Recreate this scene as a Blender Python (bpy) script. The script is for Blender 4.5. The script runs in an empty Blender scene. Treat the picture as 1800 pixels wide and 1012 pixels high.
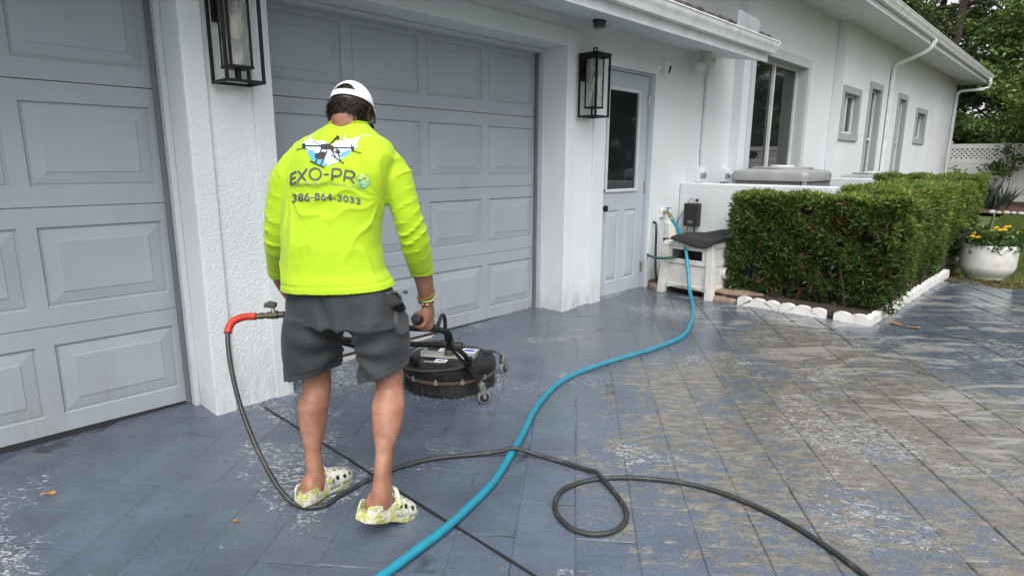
import bpy, bmesh, math, random
import numpy as np
from mathutils import Vector, Matrix, noise
from mathutils.bvhtree import BVHTree
from mathutils.geometry import tessellate_polygon

random.seed(7); RNG = np.random.default_rng(7)
SC = bpy.context.scene
COL = SC.collection
rad = math.radians

# ------------------------------------------------------------------ camera
YAW, PITCH, ROLL, CAMH = rad(43.886), rad(11.675), rad(0.308), 1.25
fw = Vector((-math.sin(YAW)*math.cos(PITCH), math.cos(YAW)*math.cos(PITCH), -math.sin(PITCH)))
rt = Vector((math.cos(YAW), math.sin(YAW), 0)); up = rt.cross(fw)
rt2 = rt*math.cos(ROLL) + up*math.sin(ROLL); up2 = -rt*math.sin(ROLL) + up*math.cos(ROLL)
cd = bpy.data.cameras.new('camera'); cam = bpy.data.objects.new('camera', cd); COL.objects.link(cam)
m = Matrix((rt2, up2, -fw)).transposed().to_4x4(); m.translation = (0, 0, CAMH)
cam.matrix_world = m
cd.sensor_width = 36; cd.lens = 36*1063.86/1800; cd.clip_start = 0.05; cd.clip_end = 500
SC.camera = cam

# ------------------------------------------------------------------ sky, sun, exposure (overcast)
SUN_EL, SUN_AZ = 55.0, 132.0          # degrees; azimuth measured clockwise from +Y
W = bpy.data.worlds.new('World'); SC.world = W; W.use_nodes = True
nt = W.node_tree; nt.nodes.clear()
sky = nt.nodes.new('ShaderNodeTexSky'); sky.sky_type = 'NISHITA'; sky.sun_disc = False
sky.sun_elevation = rad(SUN_EL); sky.sun_rotation = rad(SUN_AZ); sky.dust_density = 3.0; sky.air_density = 1.0
hsv = nt.nodes.new('ShaderNodeHueSaturation'); hsv.inputs['Saturation'].default_value = 0.16
bg = nt.nodes.new('ShaderNodeBackground'); bg.inputs['Strength'].default_value = 0.15
wo = nt.nodes.new('ShaderNodeOutputWorld')
nt.links.new(sky.outputs[0], hsv.inputs['Color']); nt.links.new(hsv.outputs[0], bg.inputs['Color']); nt.links.new(bg.outputs[0], wo.inputs[0])
sl = bpy.data.lights.new('sun', 'SUN'); sl.energy = 1.5; sl.angle = rad(50); sl.color = (1.0, 0.97, 0.93)
so = bpy.data.objects.new('sun', sl); COL.objects.link(so)
sd = Vector((math.sin(rad(SUN_AZ))*math.cos(rad(SUN_EL)), math.cos(rad(SUN_AZ))*math.cos(rad(SUN_EL)), math.sin(rad(SUN_EL))))
so.rotation_euler = sd.to_track_quat('Z', 'Y').to_euler(); so.location = (0, 0, 12)
VS = SC.view_settings; VS.view_transform = 'Standard'; VS.look = 'None'; VS.gamma = 1; VS.exposure = 0.66; VS.use_curve_mapping = False
SC.cycles.max_bounces = 8; SC.cycles.diffuse_bounces = 4; SC.cycles.transparent_max_bounces = 12

# ------------------------------------------------------------------ helpers
SL, SY0 = 0.022, 1.24
def gz(y): return SL*(y - SY0)          # the ground is one gently sloping plane

class MB:
    def __init__(s): s.v = []; s.f = []
    def add(s, vs, fs):
        o = len(s.v); s.v += [tuple(q) for q in vs]; s.f += [tuple(i+o for i in f) for f in fs]; return s
    def box(s, x0, x1, y0, y1, z0, z1):
        return s.add([(x0,y0,z0),(x1,y0,z0),(x1,y1,z0),(x0,y1,z0),(x0,y0,z1),(x1,y0,z1),(x1,y1,z1),(x0,y1,z1)],
                     [(0,3,2,1),(4,5,6,7),(0,1,5,4),(1,2,6,5),(2,3,7,6),(3,0,4,7)])
    def obox(s, c, ax, ay, az):       # oriented box: centre and three half-axis vectors
        c, ax, ay, az = map(Vector, (c, ax, ay, az))
        P = [c+ax*i+ay*j+az*k for k in (-1,1) for i, j in ((-1,-1),(1,-1),(1,1),(-1,1))]
        return s.add(P, [(0,3,2,1),(4,5,6,7),(0,1,5,4),(1,2,6,5),(2,3,7,6),(3,0,4,7)])
    def bar(s, p, q, w, h, upv=(0,0,1)):   # rectangular bar from p to q
        p, q = Vector(p), Vector(q); d = (q-p); n = d.normalized(); u = Vector(upv)
        if abs(n.dot(u)) > .95: u = Vector((1,0,0))
        a = n.cross(u).normalized(); b = a.cross(n)
        return s.obox((p+q)/2, d/2, a*w/2, b*h/2)
    def quad(s, a, b, c, d): return s.add([a,b,c,d], [(0,1,2,3)])
    def rings(s, R, cap0=True, cap1=True):
        n = len(R[0]); vs = [p for r in R for p in r]; fs = []
        for i in range(len(R)-1):
            for j in range(n):
                k = (j+1) % n; fs.append((i*n+j, i*n+k, (i+1)*n+k, (i+1)*n+j))
        if cap0: fs.append(tuple(range(n-1,-1,-1)))
        if cap1: fs.append(tuple((len(R)-1)*n+j for j in range(n)))
        return s.add(vs, fs)
    def tube(s, pts, r, n=10, cap=True, flat=None):
        P = [Vector(p) for p in pts]; rr = r if hasattr(r, '__len__') else [r]*len(P)
        t0 = (P[1]-P[0]).normalized(); u = Vector((0,0,1))
        if abs(t0.dot(u)) > .9: u = Vector((1,0,0))
        a = t0.cross(u).normalized(); R = []
        for i, p in enumerate(P):
            t = (P[min(i+1,len(P)-1)]-P[max(i-1,0)]).normalized()
            a = (a - t*a.dot(t)).normalized(); b = t.cross(a)
            R.append([p + (a*math.cos(2*math.pi*j/n) + b*math.sin(2*math.pi*j/n)*(flat or 1))*rr[i] for j in range(n)])
        return s.rings(R, cap, cap)
    def lathe(s, prof, c=(0,0,0), n=24, cap0=True, cap1=True):
        R = [[(c[0]+r*math.cos(2*math.pi*j/n), c[1]+r*math.sin(2*math.pi*j/n), c[2]+z) for j in range(n)] for r, z in prof]
        return s.rings(R, cap0, cap1)
    def ball(s, c, r, n=10, sc=(1,1,1)):
        R = []
        for i in range(1, n):
            a = math.pi*i/n
            R.append([(c[0]+r*sc[0]*math.sin(a)*math.cos(2*math.pi*j/(n+2)), c[1]+r*sc[1]*math.sin(a)*math.sin(2*math.pi*j/(n+2)), c[2]-r*sc[2]*math.cos(a)) for j in range(n+2)])
        return s.rings(R)
    def extrude_y(s, prof, y0, y1):   # closed profile of (x,z)
        n = len(prof)
        return s.add([(x,y0,z) for x,z in prof]+[(x,y1,z) for x,z in prof],
                     [(i,(i+1)%n,n+(i+1)%n,n+i) for i in range(n)]+[tuple(range(n-1,-1,-1)),tuple(range(n,2*n))])
    def mesh(s, name):
        me = bpy.data.meshes.new(name); me.from_pydata(s.v, [], s.f); me.update(); return me

def spline(pts, k=6):
    P = [Vector(p) for p in pts]; out = []
    for i in range(len(P)-1):
        a, b, c, d = P[max(i-1,0)], P[i], P[i+1], P[min(i+2,len(P)-1)]
        for j in range(k):
            t = j/k
            out.append(0.5*((2*b)+(c-a)*t+(2*a-5*b+4*c-d)*t*t+(3*b-a-3*c+d)*t**3))
    return out + [P[-1]]

def world_of(o):
    mw = o.matrix_basis.copy()
    return world_of(o.parent) @ o.matrix_parent_inverse @ mw if o.parent else mw

def link(name, me, mat=None, parent=None, smooth=False, world=False, bevel=0, fix=True):
    o = bpy.data.objects.new(name, me); COL.objects.link(o)
    if mat is not None and len(me.materials) == 0: me.materials.append(mat)
    if fix and len(me.polygons) < 60000:
        b = bmesh.new(); b.from_mesh(me); bmesh.ops.recalc_face_normals(b, faces=b.faces); b.to_mesh(me); b.free()
    if smooth:
        me.polygons.foreach_set('use_smooth', [True]*len(me.polygons))
        if smooth != True: me.set_sharp_from_angle(angle=rad(smooth))
    if parent is not None:
        o.parent = parent
        if world: o.matrix_parent_inverse = world_of(parent).inverted()
    if bevel:
        md = o.modifiers.new('bevel', 'BEVEL'); md.width = bevel; md.segments = 2; md.limit_method = 'ANGLE'; md.angle_limit = rad(40)
    return o
def obj(name, mb, mat, parent=None, **k): return link(name, mb.mesh(name), mat, parent, **k)
def tag(o, label=None, cat=None, group=None, kind=None):
    if label: o['label'] = label
    if cat: o['category'] = cat
    if group: o['group'] = group
    if kind: o['kind'] = kind
    return o
def thing(name, label, cat, loc=(0,0,0), rz=0, group=None):
    o = bpy.data.objects.new(name, None); COL.objects.link(o); o.location = loc; o.rotation_euler = (0,0,rz); o.empty_display_size = .1
    return tag(o, label, cat, group)
def dup(root, loc, rz=0, label=None, sc=None):
    r = root.copy(); COL.objects.link(r); r.location = loc; r.rotation_euler = (0,0,rz)
    if sc: r.scale = sc
    if label: r['label'] = label
    for ch in list(root.children):
        c = ch.copy(); COL.objects.link(c); c.parent = r
        for g in list(ch.children):
            d = g.copy(); COL.objects.link(d); d.parent = c
    return r

# ------------------------------------------------------------------ materials
def nodes(name):
    m = bpy.data.materials.new(name); m.use_nodes = True; n = m.node_tree.nodes; n.clear()
    out = n.new('ShaderNodeOutputMaterial'); b = n.new('ShaderNodeBsdfPrincipled'); m.node_tree.links.new(b.outputs[0], out.inputs[0])
    return m, m.node_tree, b
def N(t, kind, **kw):
    n = t.nodes.new(kind)
    for k, v in kw.items():
        if k.startswith('_'): setattr(n, k[1:], v)
        else: n.inputs[k.replace('__', ' ')].default_value = v
    return n
def lk(t, a, b): t.links.new(a, b)
def pos(t): return N(t, 'ShaderNodeNewGeometry').outputs['Position']
def noi(t, vec, scale, detail=4, rough=.5, dist=0, dim='3D'):
    n = N(t, 'ShaderNodeTexNoise', Scale=scale, Detail=detail, Roughness=rough, Distortion=dist); n.noise_dimensions = dim
    if vec is not None: lk(t, vec, n.inputs['Vector'])
    return n.outputs['Fac']
def ramp(t, fac, stops):
    r = t.nodes.new('ShaderNodeValToRGB'); e = r.color_ramp.elements
    while len(e) < len(stops): e.new(0.5)
    for q, (p, c) in zip(e, stops): q.position = p; q.color = (*c, 1) if hasattr(c, '__len__') else (c, c, c, 1)
    lk(t, fac, r.inputs['Fac']); return r.outputs['Color']
def mth(t, op, a, b=None, c=None, clamp=False):
    n = t.nodes.new('ShaderNodeMath'); n.operation = op; n.use_clamp = clamp
    for i, v in enumerate((a, b, c)):
        if v is None: continue
        if isinstance(v, (int, float)): n.inputs[i].default_value = v
        else: lk(t, v, n.inputs[i])
    return n.outputs[0]
def ss(t, x, a, b, lo=0.0, hi=1.0):
    n = N(t, 'ShaderNodeMapRange'); n.interpolation_type = 'SMOOTHSTEP'
    n.inputs['From Min'].default_value = a; n.inputs['From Max'].default_value = b; n.inputs['To Min'].default_value = lo; n.inputs['To Max'].default_value = hi
    lk(t, x, n.inputs['Value']); return n.outputs[0]
def mix(t, f, a, b, mode='MIX'):
    n = t.nodes.new('ShaderNodeMix'); n.data_type = 'RGBA'; n.blend_type = mode
    for i, v in ((0, f), (6, a), (7, b)):
        if isinstance(v, (int, float)): n.inputs[i].default_value = v
        elif isinstance(v, tuple): n.inputs[i].default_value = (*v, 1) if len(v) == 3 else v
        else: lk(t, v, n.inputs[i])
    return n.outputs[2]
def bump(t, b, h, strength=.5, dist=.005):
    n = N(t, 'ShaderNodeBump', Strength=strength, Distance=dist); lk(t, h, n.inputs['Height']); lk(t, n.outputs[0], b.inputs['Normal']); return n
def mapping(t, vec, scale=(1,1,1), rot=(0,0,0)):
    n = N(t, 'ShaderNodeMapping'); n.inputs['Scale'].default_value = scale; n.inputs['Rotation'].default_value = rot; lk(t, vec, n.inputs['Vector']); return n.outputs[0]

def M(name, col, rough=.55, metal=0, var=.12, vs=6, bs=0, bd=.002, bst=.5, spec=.5, dirt=None, ds=3, coat=0, local=False):
    m, t, b = nodes(name)
    p = N(t, 'ShaderNodeTexCoord').outputs['Object'] if local else pos(t)
    c = (*col, 1)
    n = noi(t, p, vs, 5, .6)
    dark = tuple(x*(1-var) for x in col); lite = tuple(min(1, x*(1+var)) for x in col)
    cc = ramp(t, n, [(.3, dark), (.7, lite)])
    if dirt:
        cc = mix(t, ss(t, noi(t, p, ds, 6, .7), .52, .72, 0, .8), cc, dirt)
    lk(t, cc, b.inputs['Base Color'])
    rr = ss(t, noi(t, p, vs*1.7, 4), .3, .7, max(.02, rough-.08), min(1, rough+.08)); lk(t, rr, b.inputs['Roughness'])
    b.inputs['Metallic'].default_value = metal; b.inputs['Specular IOR Level'].default_value = spec; b.inputs['Coat Weight'].default_value = coat
    if bs: bump(t, b, noi(t, p, bs, 4, .6), bst, bd)
    return m

def stucco(name, col, s1=55, s2=18, d=.006, st=.7, var=.05):
    m, t, b = nodes(name); p = pos(t)
    n1 = noi(t, p, s1, 3, .55, .6); n2 = noi(t, p, s2, 3, .5)
    h = mth(t, 'ADD', ss(t, n1, .42, .62), mth(t, 'MULTIPLY', n2, .8))
    grime = noi(t, mapping(t, p, (1, 1, .25)), 2.2, 6, .7)
    c = ramp(t, noi(t, p, 1.3, 4), [(.3, tuple(x*(1-var) for x in col)), (.7, tuple(x*(1+var) for x in col))])
    c = mix(t, ss(t, grime, .55, .8, 0, .22), c, tuple(x*.72 for x in (col[0], col[1], col[2]*.95)))
    sep = N(t, 'ShaderNodeSeparateXYZ'); lk(t, p, sep.inputs[0])
    low = mth(t, 'MULTIPLY', ss(t, sep.outputs[2], .05, .42, 1, 0), ss(t, noi(t, mapping(t, p, (1,1,.35)), 9, 5, .7), .4, .68, 0, .55))
    c = mix(t, low, c, (.30, .29, .26))
    lk(t, c, b.inputs['Base Color']); b.inputs['Roughness'].default_value = .75; b.inputs['Specular IOR Level'].default_value = .35
    bump(t, b, h, st, d); return m

def leafmat(name, trans=.25, rough=.45):
    m, t, b = nodes(name)
    a = N(t, 'ShaderNodeAttribute'); a.attribute_name = 'tint'
    lk(t, a.outputs['Color'], b.inputs['Base Color']); b.inputs['Roughness'].default_value = rough; b.inputs['Specular IOR Level'].default_value = .4
    tr = N(t, 'ShaderNodeBsdfTranslucent'); lk(t, a.outputs['Color'], tr.inputs['Color'])
    mx = N(t, 'ShaderNodeMixShader', Fac=trans); lk(t, b.outputs[0], mx.inputs[1]); lk(t, tr.outputs[0], mx.inputs[2])
    out = [n for n in t.nodes if n.type == 'OUTPUT_MATERIAL'][0]; lk(t, mx.outputs[0], out.inputs[0])
    return m

WALLC = (.69, .725, .74)
mt_stucco = stucco('stucco_paint', WALLC, 80, 24, .0032, .55)
mt_stucco_smooth = stucco('smooth_stucco_paint', (.66, .70, .72), 90, 30, .003, .5)
mt_trim = stucco('grey_trim_paint', (.52, .555, .585), 90, 30, .0025, .45)
mt_trim_dark = stucco('dark_grey_trim_paint', (.34, .355, .375), 90, 30, .0025, .45)
mt_soffit = M('soffit_paint', (.66, .70, .72), .6, bs=30, bd=.001)
mt_white = M('white_aluminium', (.74, .76, .77), .38, bs=40, bd=.0006, dirt=(.5, .5, .46), ds=5)
mt_whitepl = M('white_plastic', (.72, .72, .68), .5, bs=60, bd=.0008, dirt=(.42, .40, .34), ds=7)
mt_black = M('black_metal_paint', (.006, .006, .0065), .5, var=.2, spec=.3)
mt_blackpl = M('black_plastic', (.018, .018, .020), .5, var=.3, bs=120, bd=.0006)
mt_rubber = M('black_rubber', (.022, .023, .024), .65, var=.2, bs=150, bd=.0008)
mt_steel = M('zinc_steel', (.55, .54, .51), .38, 1, bs=60, bd=.0004, dirt=(.25, .2, .14), ds=30)
mt_brass = M('weathered_brass', (.42, .33, .17), .42, 1, bs=60, bd=.0008, dirt=(.12, .10, .07), ds=40)
mt_bronze = M('dark_bronze', (.035, .03, .026), .35, .7)
# garage door paint: embossed horizontal grain
def doorpaint(name, col, grime=True):
    m, t, b = nodes(name); p = pos(t)
    g = noi(t, mapping(t, p, (1, 1, 14)), 9, 4, .6)
    c = ramp(t, noi(t, p, 2.5, 5, .6), [(.3, tuple(x*.93 for x in col)), (.7, tuple(x*1.06 for x in col))])
    if grime:
        c = mix(t, ss(t, noi(t, mapping(t, p, (1, 1, .4)), 5, 6, .7), .56, .8, 0, .25), c, tuple(x*.62 for x in col))
    sp_ = N(t, 'ShaderNodeSeparateXYZ'); lk(t, p, sp_.inputs[0]); lowd = mth(t, 'MULTIPLY', ss(t, sp_.outputs[2], .03, .5, 1, 0), ss(t, noi(t, mapping(t, p, (1,2,.3)), 7, 6, .7), .42, .72, 0, .45)); c = mix(t, lowd, c, (.27,.26,.23)); c = mix(t, ss(t, noi(t, mapping(t, p, (1,9,.25)), 4, 5, .7), .6, .78, 0, .16), c, (.5,.52,.53))
    lk(t, c, b.inputs['Base Color']); lk(t, ss(t, g, .3, .7, .42, .56), b.inputs['Roughness']); b.inputs['Specular IOR Level'].default_value = .35
    bump(t, b, g, .35, .0015); return m
mt_garage = doorpaint('garage_door_paint', (.335, .372, .41))
mt_door = doorpaint('service_door_paint', (.41, .46, .505), False)

def glassmat(name, col=(.010, .013, .014), rough=.03):
    m, t, b = nodes(name); p = pos(t)
    lk(t, ramp(t, noi(t, p, 3, 3), [(.3, col), (.7, tuple(x*1.5 for x in col))]), b.inputs['Base Color'])
    b.inputs['Roughness'].default_value = rough; b.inputs['Specular IOR Level'].default_value = .55
    bump(t, b, noi(t, p, 2.0, 2), .02, .01); return m
mt_glass = glassmat('dark_window_glass')
mt_screen = M('insect_screen', (.06, .065, .07), .7, bs=400, bd=.0008)
def clearglass():
    m, t, b = nodes('seeded_lantern_glass'); p = pos(t)
    gl = N(t, 'ShaderNodeBsdfGlossy', Roughness=.08); gl.inputs['Color'].default_value = (1,1,1,1)
    tr = N(t, 'ShaderNodeBsdfTransparent'); tr.inputs['Color'].default_value = (.95,.96,.95,1)
    df0 = N(t, 'ShaderNodeBsdfTranslucent'); df0.inputs['Color'].default_value = (.9,.9,.86,1); df1 = N(t, 'ShaderNodeBsdfDiffuse'); df1.inputs['Color'].default_value = (.8,.8,.76,1); df = N(t, 'ShaderNodeMixShader', Fac=.5); lk(t, df0.outputs[0], df.inputs[1]); lk(t, df1.outputs[0], df.inputs[2])
    lw = N(t, 'ShaderNodeLayerWeight', Blend=.08)
    bm_ = N(t, 'ShaderNodeBump', Strength=.7, Distance=.003); lk(t, ss(t, noi(t, p, 160, 2), .55, .7), bm_.inputs['Height']); lk(t, bm_.outputs[0], gl.inputs['Normal']); lk(t, bm_.outputs[0], lw.inputs['Normal'])
    a = N(t, 'ShaderNodeMixShader'); lk(t, ss(t, noi(t, mapping(t, p, (1,1,.3)), 22, 4), .45, .7, .16, .5), a.inputs[0]); lk(t, tr.outputs[0], a.inputs[1]); lk(t, df.outputs[0], a.inputs[2])
    c = N(t, 'ShaderNodeMixShader'); lk(t, lw.outputs['Fresnel'], c.inputs[0]); lk(t, a.outputs[0], c.inputs[1]); lk(t, gl.outputs[0], c.inputs[2])
    out = [n for n in t.nodes if n.type == 'OUTPUT_MATERIAL'][0]; lk(t, c.outputs[0], out.inputs[0]); return m
mt_lantern = clearglass()

# driveway: blue-grey sealer paint worn through to tan concrete, with pale flakes; wetter to the right and back
TA = rad(38)                                    # direction of the long joints' cross lines
def paver_mat(name, base_only=False):
    m, t, b = nodes(name); p = pos(t)
    rp = mapping(t, p, (1, 1, 1), (0, 0, -TA))  # tile axes
    sep = N(t, 'ShaderNodeSeparateXYZ'); lk(t, p, sep.inputs[0]); x, y = sep.outputs[0], sep.outputs[1]
    oi = N(t, 'ShaderNodeObjectInfo').outputs['Random']
    diag = mth(t, 'ADD', mth(t, 'MULTIPLY', x, .62), mth(t, 'MULTIPLY', y, .788))
    zone = mth(t, 'MULTIPLY', ss(t, diag, .15, 1.15), ss(t, x, -2.55, -1.35))
    zone = mth(t, 'MULTIPLY', zone, ss(t, mth(t, 'ADD', y, mth(t, 'MULTIPLY', x, .55)), 3.55, 4.25, 1, .25))
    streak = mapping(t, rp, (4.2, 8.0, 1))
    n1 = noi(t, streak, 2.2, 10, .74, .6); n2 = noi(t, rp, .8, 4, .6); n3 = noi(t, mapping(t, rp, (16, 30, 1)), 2.4, 6, .75, .8)
    w = mth(t, 'ADD', mth(t, 'MULTIPLY', n1, .80), mth(t, 'MULTIPLY', n2, .42))
    w = mth(t, 'ADD', w, mth(t, 'MULTIPLY', n3, .42))
    w = mth(t, 'ADD', w, mth(t, 'MULTIPLY', mth(t, 'SUBTRACT', oi, .5), .10))
    thr = mth(t, 'SUBTRACT', 1.03, mth(t, 'MULTIPLY', zone, .272))
    d = mth(t, 'SUBTRACT', w, thr)
    bare = mth(t, 'MULTIPLY', ss(t, d, -.015, .03), .92)
    # paint
    paint = ramp(t, noi(t, rp, 3.5, 7, .65), [(.25, (.058, .074, .100)), (.55, (.088, .112, .148)), (.8, (.122, .15, .19))])
    paint = mix(t, mth(t, 'MULTIPLY', ss(t, oi, .0, 1, 0, .35), 1.0), paint, (.126, .155, .20))
    paint = mix(t, ss(t, noi(t, mapping(t, rp, (2, 5, 1)), 4, 6, .75), .56, .76, 0, .6), paint, (.052, .061, .075))
    paint = mix(t, mth(t, 'MULTIPLY', zone, .45), paint, (.16, .20, .265))
    conc = ramp(t, noi(t, mapping(t, rp, (4, 9, 1)), 3.5, 9, .78), [(.30, (.065, .060, .049)), (.5, (.20, .186, .155)), (.70, (.36, .345, .305))])
    conc = mix(t, ss(t, noi(t, rp, 1.1, 3), .45, .7, 0, .45), conc, (.16, .143, .10))
    c = mix(t, bare, paint, conc)
    # pale flakes in patches
    patch = ss(t, noi(t, rp, 1.15, 4, .55), .46, .62)
    fz = mth(t, 'ADD', mth(t, 'MULTIPLY', patch, .78), mth(t, 'MULTIPLY', zone, .06))
    fl = mth(t, 'ADD', noi(t, mapping(t, rp, (17, 34, 1)), 1.7, 8, .78, 1.2), mth(t, 'MULTIPLY', mth(t, 'SUBTRACT', fz, .5), .20))
    fl = ss(t, fl, .585, .615)
    c = mix(t, mth(t, 'MULTIPLY', fl, .85), c, (.48, .495, .505))
    grain = noi(t, rp, 95, 4, .7); c = mix(t, ss(t, grain, .52, .7, 0, .5), c, mix(t, 1.0, c, (.35, .35, .36), 'MULTIPLY')); c = mix(t, mth(t, 'MULTIPLY', ss(t, noi(t, rp, 140, 3, .6), .56, .68), mth(t, 'MULTIPLY', zone, .45)), c, (.36, .355, .34))
    # large pale residue sweep on the far right, with wet glare painted in
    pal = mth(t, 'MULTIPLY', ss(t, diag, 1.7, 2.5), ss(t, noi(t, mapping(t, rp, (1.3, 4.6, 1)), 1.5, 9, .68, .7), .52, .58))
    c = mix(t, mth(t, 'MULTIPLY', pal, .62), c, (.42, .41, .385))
    dk = ss(t, noi(t, rp, 38, 2), .70, .74); c = mix(t, mth(t, 'MULTIPLY', dk, .6), c, (.05, .052, .055))
    wet = mth(t, 'MULTIPLY', ss(t, mth(t, 'ADD', diag, mth(t, 'MULTIPLY', noi(t, mapping(t, rp, (1, 2.4, 1)), 1.3, 5, .6), 2.4)), 1.75, 3.0), 1.0)
    c = mix(t, mth(t, 'MULTIPLY', wet, .45), c, mix(t, 1.0, c, (.52, .50, .48), 'MULTIPLY'))
    if base_only: c = mix(t, ss(t, noi(t, p, 5, 5, .65), .46, .62, .0, .75), c, (.03, .032, .036))
    lk(t, c, b.inputs['Base Color'])
    dryr = mth(t, 'ADD', mth(t, 'ADD', mth(t, 'MULTIPLY', bare, .14), .24), ss(t, noi(t, rp, 5, 5, .6), .35, .7, -.10, .12))
    wetr = ss(t, noi(t, mapping(t, rp, (1, 2.2, 1)), 3, 5, .6), .35, .7, .03, .13)
    rgh = mth(t, 'ADD', mth(t, 'MULTIPLY', dryr, mth(t, 'SUBTRACT', 1.0, wet)), mth(t, 'MULTIPLY', wetr, wet), clamp=True)
    lk(t, rgh, b.inputs['Roughness']); b.inputs['Specular IOR Level'].default_value = .5
    h = mth(t, 'ADD', noi(t, mapping(t, rp, (5, 13, 1)), 2.0, 7, .62, .5), mth(t, 'MULTIPLY', bare, -.10))
    h = mth(t, 'ADD', h, mth(t, 'MULTIPLY', fl, .04)); h = mth(t, 'ADD', h, mth(t, 'MULTIPLY', noi(t, rp, 120, 2), .06))
    bm_ = bump(t, b, h, .55, .012); lk(t, ss(t, wet, 0, 1, .5, .16), bm_.inputs['Strength'])
    return m
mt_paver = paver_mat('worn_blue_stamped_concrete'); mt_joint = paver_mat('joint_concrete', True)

def soil(name, c0, c1, c2, s=30, d=.02):
    m, t, b = nodes(name); p = pos(t)
    n = noi(t, p, s, 6, .7); lk(t, ramp(t, n, [(.3, c0), (.5, c1), (.72, c2)]), b.inputs['Base Color']); b.inputs['Roughness'].default_value = .9
    bump(t, b, n, .9, d); return m
mt_soil = soil('dark_soil', (.012, .009, .007), (.04, .028, .02), (.10, .07, .05))
mt_mulch = soil('red_brown_mulch', (.02, .010, .007), (.075, .032, .022), (.15, .075, .05), 25)
mt_lawn = soil('lawn_soil', (.03, .045, .012), (.06, .09, .02), (.12, .13, .04), 18, .015)
mt_stone = soil('tan_flagstone', (.10, .075, .05), (.24, .17, .12), (.36, .27, .2), 14, .006)
mt_leaf = leafmat('leaf'); mt_grass = leafmat('grass_blade', .3, .6)
mt_bark = soil('bark', (.02, .016, .012), (.06, .047, .036), (.12, .095, .075), 12, .02)
mt_deadleaf = M('dry_leaf', (.30, .15, .05), .7, var=.4, vs=40)

# ------------------------------------------------------------------ ground
def slope_sheet(x0, x1, y0, y1, h): return MB().quad((x0,y0,gz(y0)+h),(x1,y0,gz(y0)+h),(x1,y1,gz(y1)+h),(x0,y1,gz(y1)+h))
tag(obj('ground', slope_sheet(-90, 90, -60, 140, -.05), mt_lawn), 'lawn soil reaching to the trees', None, None, 'structure')
DX1, DY0, DY1 = 6.0, -4.0, 7.16
drive = obj('driveway', MB().box(-3.42, DX1, DY0, DY1, -.06, -.0032), mt_joint)
for v in drive.data.vertices: v.co.z += gz(v.co.y)
tag(drive, 'blue-grey painted stamped concrete driveway', None, None, 'structure')

# pavers: an ashlar of rectangles on a module, turned 38 degrees
MOD = .205
ca, sa = math.cos(TA), math.sin(TA)
def t2w(u, v): return u*ca - v*sa, u*sa + v*ca
OU, OV = .03, .0
sizes = [(3,2),(3,3),(4,3),(4,2),(2,2),(2,3),(3,4),(1,2),(2,1),(3,1),(1,3)]; wts = [10,6,5,8,9,7,2,-8,-6,-10,-18]
occ = {}; tiles = []
r2 = random.Random(11)
I0, I1, J0, J1 = -40, 60, -40, 60
def inside(u, v, mg=.5):
    x, y = t2w(u, v); return -3.42-mg < x < 2.2+mg and -1.2-mg < y < DY1+mg
ved = set(); hed = set()
for j in range(J0, J1):
    for i in range(I0, I1):
        if (i, j) in occ or not inside(OU+i*MOD, OV+j*MOD): continue
        best = None
        for (w, h), wt in list(zip(sizes, wts)) + [((1,1), .01)]:
            cells = [(i+a, j+b) for a in range(w) for b in range(h)]
            if any(c in occ for c in cells): continue
            pen = ((i+w, j-1) in ved)*4.0 + ((i+w, j+h) in ved)*.4 + ((i-1, j+h) in hed)*1.2 - wt*.10 + r2.random()*1.0 + (2.5 if w*h == 1 else 0)
            if (i+w, j) not in occ and ((i+w+1, j) in occ): pen += 1.5     # no one-cell slivers
            if best is None or pen < best[0]: best = (pen, w, h, cells)
        _, w, h, cells = best
        for c in cells: occ[c] = 1
        for q in range(h): ved.add((i, j+q)); ved.add((i+w, j+q))
        for q in range(w): hed.add((i+q, j)); hed.add((i+q, j+h))
        tiles.append((OU+i*MOD, OV+j*MOD, w*MOD, h*MOD, w, h))
BED = (-2.35, -1.02, 5.0, 5.6)
tcache = {}
def tile_mesh(w, h, var):
    k = (round(w,3), round(h,3), var)
    if k in tcache: return tcache[k]
    rr = random.Random(hash(k) & 0xffff); g, bv = .0009, .0042
    def rect(ins, z):
        P = []
        for (ax, ay), (bx, by), n in (((-1,-1),(1,-1),4),((1,-1),(1,1),3),((1,1),(-1,1),4),((-1,1),(-1,-1),3)):
            for q in range(n):
                f = q/n; P.append(((ax+(bx-ax)*f)*(w/2-ins)+rr.uniform(-.0018,.0018), (ay+(by-ay)*f)*(h/2-ins-.0022)+rr.uniform(-.0018,.0018), z))
        return P
    mb = MB(); mb.rings([rect(g, -.03), rect(g, -.0024), rect(g+bv, 0)], cap0=False)
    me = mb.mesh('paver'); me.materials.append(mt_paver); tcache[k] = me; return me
cand = []
for (u, v, w, h, a, b2) in tiles:
    x, y = t2w(u+w/2, v+h/2)
    if not (-3.42 < x < 2.0 and -1.0 < y < DY1-.02): continue
    if x < -1.3 and y > 5.2: continue
    if -1.95 < x < -1.12 and y > 5.12: continue
    dv = (Vector((x, y, gz(y))) - Vector((0,0,CAMH))); zc = dv.dot(fw)
    if zc < .3: continue
    px, py = dv.dot(rt2)/zc, dv.dot(up2)/zc
    vis = abs(px) < .95 and abs(py) < .56
    cand.append((0 if vis else 1, dv.length, x, y, w, h))
cand.sort()
rest = MB(); npv = 0; fixed = set()
slope_q = Vector((0, -SL, 1)).normalized()
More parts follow.
